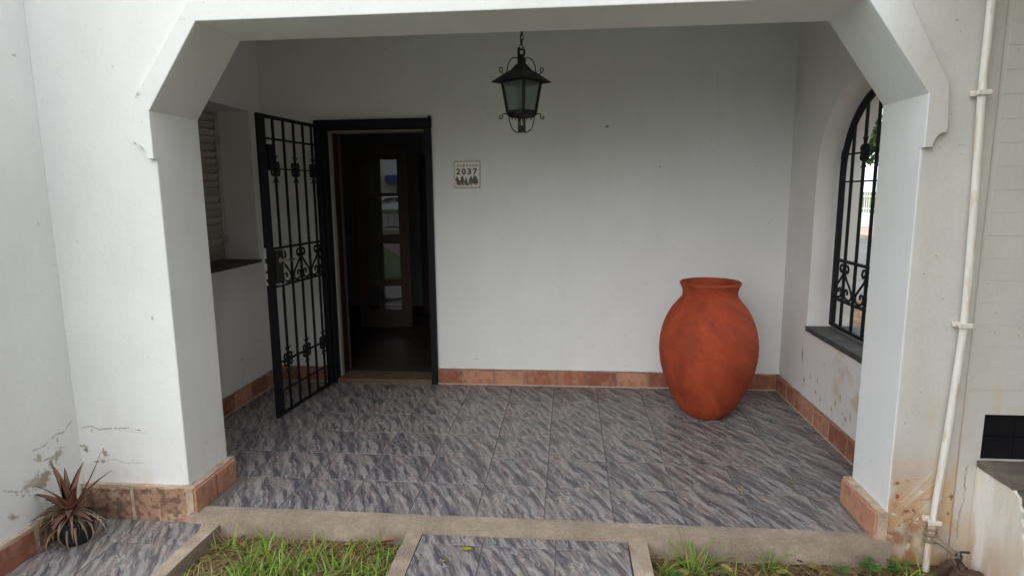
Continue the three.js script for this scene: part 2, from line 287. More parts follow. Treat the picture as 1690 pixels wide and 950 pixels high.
const mChrome = mat({ color: new THREE.Color(0.6, 0.58, 0.55), metalness: 1, roughness: 0.35 });
const mBlackWood = mat({ color: new THREE.Color(0.007, 0.008, 0.011), roughness: 0.6, specularIntensity: 0.45, bumpMap: rep(concBump, 0.05, 0.6), bumpScale: 0.0008 });
const woodTex = (a, b, per = 1) => canvasTex(256, 512, (u, v) => { const n = fbm(u * 26, v * 3, 4), g = fbm(u * 70 + 9, v * 5, 3); const p = mix3(a, b, clamp(n * 0.8 + g * 0.4 - 0.1)); return p; });
const mDoorWood = mat({ map: rep(woodTex([38, 20, 14], [70, 38, 26]), 0.5, 1.2), roughness: 0.5 });
const mSillStone = mat({ map: rep(canvasTex(256, 256, (u, v) => { const n = fbm(u * 6, v * 6, 5, 6) - 0.5, f = vnoise(u * 80, v * 80, 80) - 0.5; const k = 74 + n * 60 + f * 14; return [k, k * 0.98, k * 0.95]; }), 0.6), roughness: 0.8, bumpMap: rep(concBump, 0.2), bumpScale: 0.001 });

// ---------------------------------------------------------------- the house
const house = thing('house', 'white rendered single storey house with a chamfered porch arch', 'house');
{ // front wall with the chamfered opening
  const open = [[-1.677, -0.2], [1.591, -0.2], [1.591, 1.912], [1.328, 2.282], [-1.423, 2.282], [-1.677, 1.912]];
  const out = [[-2.235, -0.2], [open[0][0], -0.2], ...[5, 4, 3, 2].map((i) => open[i]), [1.591, -0.2], [1.862, -0.2], [1.862, TOP], [-2.235, TOP]];
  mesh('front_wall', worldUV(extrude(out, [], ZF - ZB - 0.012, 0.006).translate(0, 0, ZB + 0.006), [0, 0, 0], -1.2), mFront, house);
  // raised surround of the arch with its coved feet
  const cove = (x0, y0, x1, y1) => { const a = []; for (let i = 0; i <= 8; i++) { const t = i / 8 * Math.PI / 2; a.push([x1 + (x0 - x1) * Math.cos(t), y0 + (y1 - y0) * Math.sin(t)]); } return a; };
  const L = [[-1.677, 1.704], [-1.705, 1.704], ...cove(-1.705, 1.704, -1.750, 1.766), [-1.757, 1.779], [-1.752, 1.94], [-1.736, 1.975], [-1.45, 2.366]];
  const Rr = [[1.43, 2.366], [1.648, 1.968], [1.662, 1.94], [1.672, 1.772], [1.664, 1.76], ...cove(1.622, 1.703, 1.664, 1.76).reverse(), [1.591, 1.703]];
  L[0] = [-1.6745, 1.704]; Rr[Rr.length - 1] = [1.5885, 1.703];
  const s = [...L, ...Rr, [1.5885, 1.9112], [1.3267, 2.2795], [-1.4217, 2.2795], [-1.6745, 1.9112]].reverse();
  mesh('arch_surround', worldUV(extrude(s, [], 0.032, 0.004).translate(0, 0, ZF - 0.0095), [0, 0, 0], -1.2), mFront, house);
}
mesh('eave_slab', worldUV(box(1.5, 4.2, 2.64, 2.76, ZF + 0.001, 3.9)), mPlain, house);
{ // porch back wall with the doorway
  const s = [[-2.9, -0.2], [-1.722, -0.2], [-1.722, 2.035], [-0.922, 2.035], [-0.922, -0.2], [2.1, -0.2], [2.1, TOP], [-2.9, TOP]];
  mesh('back_wall', worldUV(extrude(s, [], 0.2).translate(0, 0, -0.2), [0, 0, 0], 1.2), mBack, house);
}
const alongZ = (g) => g.rotateY(-Math.PI / 2);   // shape (x = z in the world, y) extruded along -x
{ // wing wall on the left with the shutter recess
  const g = alongZ(extrude(rect(0, 2.95, -0.2, TOP), [rect(0.19, 1.35, 1.036, 2.165)], 0.3)).translate(XL, 0, 0);
  mesh('wing_wall', worldUV(g), mSideL, house);
  mesh('window_sill', worldUV(rough(sbox(-2.545, -2.222, 1.018, 1.042, 0.175, 1.365, 0.05), 0.002, 30)), mSillStone, house);
}
{ // porch right wall with the arched window opening
  const hole = [[0.48, 0.60], [1.52, 0.60], [1.52, 1.64]]; for (let i = 1; i < 24; i++) { const a = i / 24 * Math.PI; hole.push([1 + 0.52 * Math.cos(a), 1.64 + 0.52 * Math.sin(a)]); } hole.push([0.48, 1.64]);
  const g = alongZ(extrude(rect(0, ZB, -0.2, TOP), [hole], 0.292)).translate(XR + 0.292, 0, 0);
  mesh('side_wall', worldUV(g), mSideR, house);
  mesh('window_sill', worldUV(rough(sbox(1.80, 2.12, 0.585, 0.618, 0.482, 1.518, 0.05), 0.002, 30)), mSillStone, house);
  mesh('porch_ceiling', worldUV(box(XL, XR, 2.98, 3.1, 0, ZB)), mPlain, house);
  mesh('roof_slab', worldUV(box(-2.9, 2.1, TOP, TOP + 0.15, -3.2, ZF + 0.02)), mPlain, house);
}
{ // entrance hall behind the doorway
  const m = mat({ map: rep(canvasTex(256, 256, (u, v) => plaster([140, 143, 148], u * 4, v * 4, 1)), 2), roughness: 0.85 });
  mesh('hall_wall', worldUV(box(-3.1, -2.9, -0.2, 2.8, -3.0, -0.2)), m, house);
  mesh('hall_wall', worldUV(box(-0.6, -0.4, -0.2, 2.8, -3.0, -0.2)), m, house);
  mesh('hall_wall', worldUV(box(-2.9, -0.6, -0.2, 2.8, -2.95, -2.75)), m, house);
  mesh('hall_ceiling', worldUV(box(-2.9, -0.6, 2.62, 2.8, -2.75, -0.2)), m, house);
  mesh('hall_floor', worldUV(box(-2.9, -0.6, -0.2, 0.03, -2.75, -0.2)), mat({ color: new THREE.Color(0.05, 0.036, 0.03), roughness: 0.45 }), house);
  mesh('hall_skirting', box(-2.88, -0.62, 0.03, 0.12, -2.75, -2.735), mDoorWood, house);
  mesh('side_door', rbox(-1.655, -0.9, 0.034, 2.0, -2.74, -2.70, 0.006), mDoorWood, house);
  mesh('threshold', worldUV(rough(sbox(-1.72, -0.924, 0.0, 0.036, -0.2, 0.03, 0.06), 0.003, 20)), mat({ map: rep(woodTex([86, 69, 50], [124, 102, 78]), 1.5, 0.4), roughness: 0.8 }), house);
  const f = new THREE.Group(); f.name = 'door_frame'; house.add(f);
  mesh('post', rbox(-1.80, -1.715, 0, 2.03, -0.06, 0.045, 0.006), mBlackWood, f);
  mesh('post', rbox(-0.926, -0.876, 0.0, 2.03, -0.06, 0.04, 0.006), mBlackWood, f);
  mesh('lintel', rbox(-1.80, -0.873, 2.031, 2.106, -0.06, 0.043, 0.006), mBlackWood, f);
  mesh('hinge_pin', rbox(-0.897, -0.874, 2.1, 2.122, -0.0, 0.03, 0.004), mBlackWood, f);
  const st = mat({ color: new THREE.Color(0.33, 0.31, 0.28), roughness: 0.8, bumpMap: rep(concBump, 0.06, 0.8), bumpScale: 0.004 });
  mesh('jamb_strip', rbox(-1.7145, -1.698, 0.036, 2.03, -0.085, -0.03, 0.004), st, f); mesh('jamb_lining', rbox(-1.7145, -1.70, 0.036, 2.03, -0.198, -0.086, 0.003), mDoorWood, f);
  mesh('jamb_strip', rbox(-0.939, -0.9265, 0.036, 2.03, -0.085, -0.03, 0.004), st, f); mesh('jamb_lining', rbox(-0.937, -0.9265, 0.036, 2.03, -0.198, -0.086, 0.003), mDoorWood, f);
  mesh('head_strip', rbox(-1.698, -0.939, 2.018, 2.0305, -0.19, -0.03, 0.004), st, f);
}
// skirting bricks: rows along the foot of each wall, each brick its own piece in a mortar bed
const brickGeos = {};
function brickRow(name, axis, from, to, len, fixed, out, y0, h, mats, joint = 0.014, first, top = 0.010) {
  const g = new THREE.Group(); g.name = name; house.add(g);
  const q = rng(Math.round(Math.abs(from * 100 + fixed * 1000 + to * 7))), sgn = Math.sign(out), t = Math.abs(out);
  const dir = Math.sign(to - from); let a = from, k = 0;
  while (dir * (to - a) > 0.03) {
    let l = k === 0 && first ? first : len * (0.96 + 0.08 * q()); if (dir * (to - (a + dir * l)) < 0.09) l = Math.abs(to - a);
    const b = a + dir * l, lo = Math.min(a, b) + joint / 2, hi = Math.max(a, b) - joint / 2, p = t * (0.92 + 0.16 * q()), yy = h * (0.96 + 0.07 * q());
    const f0 = fixed, f1 = fixed + sgn * p, [m0, m1] = [Math.min(f0, f1), Math.max(f0, f1)];
    const gg = axis === 'x' ? rbox(lo, hi, y0 + 0.004, y0 + yy, m0, m1, 0.005) : rbox(m0, m1, y0 + 0.004, y0 + yy, lo, hi, 0.005);
    mesh('brick', worldUV(rough(gg, 0.0025, 14), [q() * 0.2, q() * 0.2, q() * 0.2]), mats[Math.floor(q() * mats.length)], g);
    a = b; k++;
  }
  const lo = Math.min(from, to), hi = Math.max(from, to), f1 = fixed + sgn * t * 0.78, [m0, m1] = [Math.min(fixed, f1), Math.max(fixed, f1)];
  if (name === 'skirting') { const f2 = fixed + sgn * (t + 0.004), [k0, k1] = [Math.min(fixed, f2), Math.max(fixed, f2)]; mesh('mortar_fillet', worldUV(rough(axis === 'x' ? sbox(lo, hi, y0 - 0.004, y0 + 0.009, k0, k1, 0.03) : sbox(k0, k1, y0 - 0.004, y0 + 0.009, lo, hi, 0.03), 0.002, 18)), mMortar, g); }
  mesh('mortar_bed', worldUV(rough(axis === 'x' ? sbox(lo, hi, y0, y0 + h + top, m0, m1, 0.02) : sbox(m0, m1, y0, y0 + h + top, lo, hi, 0.02), 0.003, 26)), name === 'skirting' ? mMortarDark : mMortar, g);
}
brickRow('skirting', 'x', -0.876, XR - 0.02, 0.247, 0, 0.018, 0, 0.118, clayMats, 0.014, 0.205);
brickRow('skirting', 'x', -1.80, XL + 0.02, 0.247, 0, 0.018, 0, 0.118, clayMats);
brickRow('skirting', 'z', 0.0, ZB, 0.247, XR, -0.02, 0, 0.118, clayMats);
brickRow('skirting', 'z', 0.0, ZB, 0.247, XL, 0.02, 0, 0.118, clayMats);
brickRow('pier_base', 'x', -1.633, -2.235, 0.325, ZF, 0.03, PATH - 0.02, 0.185, [mSootClay], 0.02, undefined, 0.014);
brickRow('pier_base', 'z', 2.112, ZB - 0.004, 0.19, -1.677, 0.046, -0.01, 0.128, [clayMats[2], clayMats[0]], 0.014);
brickRow('pier_base', 'z', 2.09, ZB - 0.004, 0.29, 1.591, -0.052, -0.01, 0.128, [clayMats[2]], 0.012);
brickRow('wing_base', 'z', ZF + 0.03, 2.95, 0.3, XL, 0.03, PATH - 0.02, 0.135, [mSootClay, clayMats[1]], 0.016);

// ---------------------------------------------------------------- ground, floor, paths
const soilTex = canvasTex(1024, 1024, (u, v) => {
  const n = fbm(u * 10, v * 10, 5, 10) - 0.5, f = vnoise(u * 220, v * 220, 220) - 0.5, s = sstep(0.6, 0.72, fbm(u * 24 + 0.5, v * 24, 4, 24)), d = sstep(0.62, 0.74, fbm(u * 18, v * 18 + 0.4, 3, 18));
  let p = [96 + n * 60 + f * 26, 74 + n * 50 + f * 22, 50 + n * 40 + f * 18]; p = mix3(p, [150, 126, 90], 0.6 * s); return mix3(p, [44, 36, 26], 0.6 * d);
});
const lawnTex = canvasTex(512, 512, (u, v) => { const n = fbm(u * 12, v * 12, 5, 12) - 0.5, f = vnoise(u * 120, v * 120, 120) - 0.5; return [74 + n * 60 + f * 30, 98 + n * 60 + f * 34, 40 + n * 30 + f * 18]; });
const asphaltTex = canvasTex(512, 512, (u, v) => { const n = fbm(u * 8, v * 8, 5, 8) - 0.5, f = vnoise(u * 160, v * 160, 160) - 0.5; const k = 104 + n * 36 + f * 22; return [k, k * 0.985, k * 0.96]; });
const mAsphalt = mat({ map: rep(asphaltTex, 3), roughness: 0.95 });
const sheet = (x0, x1, z0, z1, y) => worldUV(new THREE.PlaneGeometry(x1 - x0, z1 - z0).rotateX(-Math.PI / 2).translate((x0 + x1) / 2, y, (z0 + z1) / 2));
structure('ground', sheet(-300, 300, -300, 300, -0.16), mat({ map: rep(lawnTex, 5), roughness: 1 }), 'wide flat ground reaching to the horizon', 'ground');
structure('front_lawn', sheet(-5, 14, 3.2, 12.6, -0.112), mat({ map: rep(lawnTex, 1.6), roughness: 1 }), 'green front lawn stretching from the house to the street railing', 'lawn');
{ // soil beside the step, gently uneven
  const g = new THREE.PlaneGeometry(8.4, 1.6, 300, 60).rotateX(-Math.PI / 2).translate(1.9, SOIL - 0.004, 2.62), p = g.attributes.position;
  for (let i = 0; i < p.count; i++) { const x = p.getX(i), z = p.getZ(i); p.setY(i, SOIL + 0.03 * (fbm(x * 7, z * 7, 4) - 0.5) - (x > 0.5 && z < 2.3 ? 0.012 : 0)); }
  g.computeVertexNormals();
  structure('soil_bed', worldUV(g), mat({ map: rep(soilTex, 0.9), bumpMap: rep(soilTex, 0.9), bumpScale: 0.008, roughness: 1 }), 'bare brown soil with debris along the foot of the porch step', 'soil');
}
structure('front_pavement', sheet(-60, 60, 13, 16, -0.13), mat({ map: rep(concTex, 2), roughness: 0.95 }), 'pale concrete pavement along the street', 'pavement');
structure('front_road', sheet(-80, 80, 16.2, 46, -0.145), mAsphalt, 'wide grey avenue in front of the house', 'road');
structure('side_verge', sheet(2.15, 4.6, -60, 1.7, -0.13), mat({ map: rep(soilTex, 1.6), roughness: 1 }), 'brown dirt strip beside the house seen through the arched window', 'soil');
structure('side_road', sheet(4.6, 10.2, -120, 1.7, -0.145), mAsphalt, 'grey side street seen through the arched window', 'road');
structure('side_pavement', worldUV(box(10.2, 12.2, -0.16, -0.02, -120, 1.7)), mat({ map: rep(canvasTex(128, 128, (u, v) => { const n = fbm(u * 8, v * 8, 3, 8) - 0.5; return [180 + n * 50, 158 + n * 50, 142 + n * 50]; }), 1), roughness: 0.95 }), 'pinkish far pavement with kerb across the side street', 'pavement');

// tiled sheets: a bed, then single tiles with a bevelled edge
const P = 0.331;
function tileGeo(w, d) { // tile with arrises taken off, centre at origin, top at y = 0
  const h = 0.012, b = 0.0016, hw = w / 2, hd = d / 2, v = [], ix = [];
  const ring = (x, z, y) => { v.push(-x, y, -z, x, y, -z, x, y, z, -x, y, z); };
  ring(hw, hd, -h); ring(hw, hd, -b); ring(hw - b, hd - b, 0);
  for (let k = 0; k < 2; k++) for (let i = 0; i < 4; i++) { const a = k * 4 + i, c = k * 4 + (i + 1) % 4; ix.push(a, c + 4, c, a, a + 4, c + 4); }
  ix.push(8, 10, 9, 8, 11, 10);
  const g = new THREE.BufferGeometry(); g.setAttribute('position', new THREE.Float32BufferAttribute(v, 3)); g.setIndex(ix); const n = g.toNonIndexed(); n.computeVertexNormals(); return n;
}
function tiles(parent, x0, x1, z0, z1, ax, az, y, gap = 0.0035, clip) {
  for (let i = Math.floor((x0 - ax) / P); ax + i * P < x1; i++) for (let j = Math.floor((z0 - az) / P); az + j * P < z1; j++) {
    const c = clip ? clip(az + (j + 0.5) * P) : [x0, x1];
    const X0 = ax + i * P, Z0 = az + j * P, a = Math.max(X0, c[0]) + gap / 2, b = Math.min(X0 + P, c[1]) - gap / 2, e = Math.max(Z0, z0) + gap / 2, f = Math.min(Z0 + P, z1) - gap / 2;
    if (b - a < 0.02 || f - e < 0.02) continue;
    const g = tileGeo(b - a, f - e), p = g.attributes.position, uv = new Float32Array(p.count * 2);
    for (let k = 0; k < p.count; k++) { uv[k * 2] = (p.getX(k) + (a + b) / 2 - X0) / P; uv[k * 2 + 1] = 1 - (p.getZ(k) + (e + f) / 2 - Z0) / P; }
    g.setAttribute('uv', new THREE.BufferAttribute(uv, 2));
    const m = mesh('floor_tile', g, tileMats[Math.floor(R() * 4)], parent);
    m.position.set((a + b) / 2, y + rr(-0.0008, 0.0008), (e + f) / 2); m.rotation.set(rr(-0.0016, 0.0016), 0, rr(-0.0016, 0.0016));
  }
}
const floor = structure('porch_floor', worldUV(box(XL, XR, -0.16, -0.0045, 0, 2.036)), mGrout, 'porch floor of grey marbled ceramic tiles', 'floor');
tiles(floor, XL + 0.018, XR - 0.018, 0.02, 2.034, 0.07, 2.034 - 20 * P, 0, 0.0035, (z) => (z > 1.703 ? [-1.60, 1.525] : [XL + 0.018, XR - 0.018]));
structure('porch_step', worldUV(rough(sbox(-1.655, 1.60, -0.17, 0.002, 2.036, 2.122, 0.02), 0.0045, 9, (x, y) => 1)), mConcrete, 'raised pale concrete step edge across the porch opening', 'step');
const pathC = structure('centre_path', worldUV(box(-0.50, 0.455, -0.17, PATH - 0.0045, 2.125, 12.6)), mGrout, 'narrow path of grey marbled tiles leading up to the porch step', 'path');
tiles(pathC, -0.50, 0.455, 2.125, 5.2, -0.202 - P, 2.2, PATH);
for (const [a, b] of [[-0.575, -0.502], [0.457, 0.54]]) mesh('kerb', worldUV(rough(sbox(a, b, -0.18, PATH + 0.003, 2.124, 5.2, 0.025), 0.005, 8)), mConcrete, pathC);
const pathL = structure('side_path', worldUV(box(XL, -1.565, -0.17, PATH - 0.0045, ZF, 5.2)), mGrout, 'tiled path along the left wing wall', 'path');
tiles(pathL, XL + 0.03, -1.575, ZF + 0.03, 5.2, -1.575 - 2 * P, 2.3, PATH);
mesh('kerb', worldUV(rough(sbox(-1.575, -1.505, -0.18, PATH + 0.003, 2.124, 5.2, 0.025), 0.005, 8)), mConcrete, pathL);

// ---------------------------------------------------------------- painted brick wall with the barbecue, right of the pipe
{
  const w = thing('garden_wall', 'cream painted brick wall right of the white water pipe', 'wall');
  const s = [[1.862, -0.2], [4.2, -0.2], [4.2, TOP], [1.862, TOP]], hole = rect(1.945, 2.6, 0.39, 0.592);
  mesh('wall_core', worldUV(extrude(s, [hole], 0.19).translate(0, 0, 1.895), [0, 0, 0], 1), mGarden, w);
  const q = rng(12);
  for (let k = 0, y = 0.70; y < TOP - 0.1; k++, y += 0.0925) for (let x = 1.872 + (k % 2 ? 0.0 : 0.0), i = 0; x < 4.1; i++) {
    const l = i === 0 ? 0.21 + (k % 2) * 0.12 : 0.245, e = Math.min(x + l, 4.19), d = 0.0012 + q() * 0.0009;
    mesh('brick', worldUV(rough(rbox(x + 0.0008, e - 0.0008, y + 0.0007, y + 0.0918, 2.07, 2.085 + d, 0.0011), 0.0006, 9)), mGarden, w); x = e;
  }
  const mSoot = mat({ color: new THREE.Color(0.006, 0.006, 0.007), roughness: 0.85 });
  const n = mesh('niche', box(1.93, 2.62, 0.37, 0.61, 1.98, 2.0), mSoot, w);
  const mBT = mat({ color: new THREE.Color(0.006, 0.006, 0.0075), roughness: 0.7, specularIntensity: 0.3 });
  for (let i = 0; i < 5; i++) for (let j = 0; j < 2; j++) mesh('black_tile', rbox(1.947 + i * 0.131, 2.0772 + i * 0.131, 0.3915 + j * 0.1, 0.4895 + j * 0.1, 2.0, 2.076 + 0.001 * ((i + j) % 2), 0.003), mBT, n);
  const b = thing('barbecue', 'white plastered barbecue bench with a broken concrete corner at the right edge', 'barbecue', [0, 0, 0]);
  const core = sbox(1.949, 2.9, -0.2, 0.362, 2.087, 2.47, 0.02);
  mesh('concrete_core', worldUV(rough(core, 0.012, 22, (x, y, z) => (x < 1.96 || z > 2.4 || y > 0.3 ? 1 : 0.3))), mRubble, b);
  mesh('slab', worldUV(rough(sbox(1.93, 2.9, 0.362, 0.39, 2.092, 2.305, 0.02), 0.005, 20, (x, y, z) => (z > 2.25 ? 2 : 0.6))), mat({ map: rep(concTex, 0.5), color: new THREE.Color(0.42, 0.43, 0.45), bumpMap: rep(concBump, 0.2), bumpScale: 0.003, roughness: 0.9 }), b);
  const edge = [[2.087, -0.2], [2.47, -0.2], [2.45, -0.08], [2.428, 0.02], [2.405, 0.06], [2.41, 0.11], [2.392, 0.15], [2.388, 0.19], [2.372, 0.215], [2.376, 0.245], [2.358, 0.27], [2.362, 0.30], [2.343, 0.315], [2.338, 0.345], [2.318, 0.352], [2.305, 0.361], [2.087, 0.361]];
  mesh('plaster_face', worldUV(alongZ(extrude(edge, [], 0.014)).translate(1.949 + 0.0, 0, 0)), mGardenSide, b);
}

// ---------------------------------------------------------------- shutter in the recess of the left wall
{
  const t = thing('window_shutter', 'closed grey beige slatted shutter in the recess left of the gate', 'shutter', [0, 0, 0]);
  const m = [0, 1, 2].map((i) => mat({ map: rep(woodTex([166 + i * 6, 161 + i * 6, 150 + i * 6], [188 + i * 6, 183 + i * 6, 172 + i * 6]), 0.9, 0.12), roughness: 0.75 }));
  mesh('stile', rbox(-2.525, -2.483, 1.043, 2.163, 0.192, 0.232, 0.004), m[1], t);
  mesh('stile', rbox(-2.525, -2.483, 1.043, 2.163, 1.308, 1.348, 0.004), m[1], t);
  mesh('backing', box(-2.532, -2.522, 1.043, 2.163, 0.192, 1.348), m[0], t);
  for (let i = 0; i < 20; i++) { const s = mesh('slat', new RoundedBoxGeometry(0.008, 0.060, 1.07, 1, 0.003), m[i % 3], t); s.position.set(-2.506, 1.072 + i * 0.0545, 0.77); s.rotation.z = -0.52 + rr(-0.03, 0.03); }
  for (const y of [1.95, 1.2]) mesh('hinge', merge([rbox(-2.484, -2.474, y - 0.035, y + 0.035, 0.193, 0.225, 0.003), cyl(0.007, 0.007, 0.06, 8).translate(-2.474, y, 0.2)]), m[0], t);
}

// ---------------------------------------------------------------- wrought iron ornaments shared by the gate and the window grille (local plane: x along, y up)
const tb = (pts, r = 0.0055, seg = 16) => tube(pts.map((p) => [p[0], p[1], p[2] || 0]), r, seg, 6);
function horn(s, v) { const g = tube([[0, 0.03 * v, 0], [0.004 * s, 0.055 * v, 0], [0.016 * s, 0.075 * v, 0], [0.038 * s, 0.092 * v, 0]], 0.0115, 12, 6), p = g.attributes.position; // tapering to a point
  const c = new THREE.CatmullRomCurve3([V(0, 0.03 * v, 0), V(0.004 * s, 0.055 * v, 0), V(0.016 * s, 0.075 * v, 0), V(0.038 * s, 0.092 * v, 0)], false, 'centripetal');
  for (let i = 0; i <= 12; i++) { const q = c.getPointAt(i / 12), k = 1 - 0.8 * i / 12; for (let j = 0; j <= 6; j++) { const n = i * 7 + j; p.setXYZ(n, q.x + (p.getX(n) - q.x) * k, q.y + (p.getY(n) - q.y) * k, q.z + (p.getZ(n) - q.z) * k); } }
  g.computeVertexNormals(); return g; }
const ornamentGeo = (() => {
  const a = [rbox(-0.014, 0.014, -0.03, 0.03, -0.011, 0.011, 0.004)];
  for (const s of [-1, 1]) for (const v of [-1, 1]) {
    a.push(horn(s, v));
    a.push(tube([[0.010 * s, 0.006 * v, 0], [0.036 * s, 0.008 * v, 0], [0.046 * s, 0.02 * v, 0], [0.044 * s, 0.036 * v, 0], [0.030 * s, 0.044 * v, 0], [0.019 * s, 0.034 * v, 0]], 0.0075, 18, 6));
  }
  return merge(a);
})();
function lyreHalf(s, w, h) { // one half of a lyre scroll, from the curl at the top to the curl at the foot; x from the bar, y 0 at the lower rail
  const p = [[0.020, 0.80], [0.026, 0.73], [0.044, 0.74], [0.050, 0.83], [0.036, 0.92], [0.016, 0.90], [0.008, 0.80], [0.012, 0.70], [0.035, 0.55], [0.075, 0.38], [0.102, 0.24], [0.108, 0.14], [0.092, 0.05], [0.060, 0.035], [0.026, 0.09], [0.020, 0.20], [0.036, 0.29], [0.056, 0.25], [0.052, 0.16]];
  return tube(p.map(([x, y]) => [s * x / 0.115 * w, y * h, 0]), 0.0072, 64, 6);
}
{ // the open gate: local x runs from the hinge towards the free stile
  const t = thing('iron_gate', 'open black wrought iron gate with scrolls hinged on the doorway', 'gate', [-1.737, 0, 0.049]);
  t.rotation.y = Math.atan2(-0.774, -0.083);
  const bar = (x, w, y0, y1, d = w, name = 'bar') => mesh(name, rbox(x - w / 2, x + w / 2, y0, y1, -d / 2, d / 2, 0.0015), mIron, t);
  const rail = (y, h, x0, x1, d = 0.012) => mesh('rail', rbox(x0, x1, y - h / 2, y + h / 2, -d / 2, d / 2, 0.0015), mIron, t);
  mesh('stile', rbox(0.742, 0.830, 0.008, 2.062, -0.009, 0.009, 0.003), mIron, t);
  mesh('stile', rbox(0.0, 0.055, 0.012, 2.06, -0.010, 0.010, 0.003), mIron, t);
  rail(2.05, 0.022, 0.056, 0.741, 0.02); rail(1.908, 0.014, 0.056, 0.741); rail(1.712, 0.010, 0.056, 0.741); rail(1.178, 0.016, 0.056, 0.741); rail(0.917, 0.016, 0.056, 0.741); rail(0.385, 0.014, 0.056, 0.741); rail(0.18, 0.012, 0.056, 0.741); rail(0.022, 0.018, 0.056, 0.741, 0.02);
  const bx = [0.647, 0.522, 0.394, 0.268, 0.147];
  for (const x of bx) bar(x, 0.0145, 0.014, 2.04, 0.0145);
  for (const i of [0, 2, 4]) for (const y of [1.712, 0.385]) mesh('ornament', ornamentGeo, mIron, t).position.set(bx[i], y, 0);
  for (const i of [0, 2, 4]) for (const s of [-1, 1]) { if (i === 0 && s === 1) continue; const o = mesh('scroll', lyreHalf(s, i === 4 && s === -1 ? 0.085 : 0.118, 0.245), mIron, t); o.position.set(bx[i], 0.925, 0); }
  const lk = mesh('lock_case', rbox(0.672, 0.7415, 0.94, 1.165, -0.022, 0.022, 0.004), mat({ map: rep(canvasTex(64, 64, (u, v) => { const r = sstep(0.5, 0.7, fbm(u * 5, v * 5, 4)); return mix3([22, 22, 25], [92, 62, 44], 0.5 * r); }), 0.1), roughness: 0.6 }), t);
  for (const s of [-1, 1]) mesh('lock_frame', merge([rbox(0.655, 0.742, 1.166, 1.172, s * 0.0245 - 0.002, s * 0.0245 + 0.002, 0.001), rbox(0.655, 0.742, 0.925, 0.931, s * 0.0245 - 0.002, s * 0.0245 + 0.002, 0.001), rbox(0.655, 0.660, 0.931, 1.166, s * 0.0245 - 0.002, s * 0.0245 + 0.002, 0.001)]), mChrome, lk);
  for (const s of [-1, 1]) mesh('handle', merge([tube([[0.70, 1.095, 0.022 * s], [0.70, 1.095, 0.05 * s], [0.685, 1.094, 0.058 * s], [0.60, 1.09, 0.058 * s], [0.572, 1.09, 0.057 * s]], 0.0065, 24, 8), cyl(0.02, 0.02, 0.006, 14).rotateX(Math.PI / 2).translate(0.70, 1.095, 0.026 * s)]), mChrome, lk);
  mesh('strike_plate', merge([rbox(0.832, 0.835, 0.94, 1.19, 0.004, 0.010, 0.001), rbox(0.832, 0.835, 1.12, 1.19, -0.008, 0.004, 0.001), rbox(0.832, 0.835, 1.04, 1.09, -0.008, 0.004, 0.001), rbox(0.832, 0.835, 0.985, 1.02, -0.008, 0.004, 0.001), rbox(0.832, 0.835, 0.94, 0.962, -0.008, 0.004, 0.001)]), mat({ color: new THREE.Color(0.62, 0.61, 0.58), roughness: 0.6, metalness: 0.3 }), t);
  mesh('bolt_box', rbox(0.69, 0.7415, 1.70, 1.87, -0.025, 0.025, 0.004), mIron, t);
}
{ // grille of the arched window: local x = world z
  const t = thing('window_grille', 'black wrought iron grille filling the arched window on the right', 'grille', [1.958, 0, 0]);
  const turn = -Math.PI / 2, put = (o, z, y) => { o.rotation.y = turn; o.position.set(0, y, z); return o; };
  const add = (name, g) => { const o = mesh(name, g, mIron, t); o.rotation.y = turn; return o; };
  const c = [1.0, 1.64], r = 0.508; const half = [[1 - r, 0.63], [1 - r, 1.64]]; for (let i = 1; i < 24; i++) { const a = Math.PI - i / 24 * Math.PI; half.push([c[0] + r * Math.cos(a), c[1] + r * Math.sin(a)]); } half.push([1 + r, 1.64], [1 + r, 0.63]);
  const inn = half.map(([x, y]) => [c[0] + (x - c[0]) * 0.915, y <= 1.64 ? Math.max(y, 0.655) : c[1] + (y - c[1]) * 0.915]).reverse();
  add('frame', extrude([...half, ...inn.map((p) => p)], [], 0.022, 0.0015).translate(0, 0, -0.011));
  const topAt = (z) => c[1] + Math.sqrt(Math.max(0, (r * 0.93) ** 2 - (z - c[0]) ** 2));
  const bz = [0.64, 0.79, 0.94, 1.09, 1.24, 1.39];
  for (const z of bz) add('bar', rbox(z - 0.008, z + 0.008, 0.632, topAt(z), -0.008, 0.008, 0.0015));
  for (const [y, h] of [[0.642, 0.022], [0.822, 0.018], [1.08, 0.018], [1.588, 0.010], [1.76, 0.010]]) add('rail', rbox(0.515, 1.485, y - h / 2, y + h / 2, -0.0125, 0.0125, 0.0015));
  for (const z of [0.50, 0.79, 1.09, 1.39]) put(mesh('ornament', ornamentGeo, mIron, t), z, 1.76);
  for (const z of [0.64, 0.94, 1.24]) for (const s of [-1, 1]) put(mesh('scroll', lyreHalf(s, 0.132, 0.245), mIron, t), z, 0.83);
}

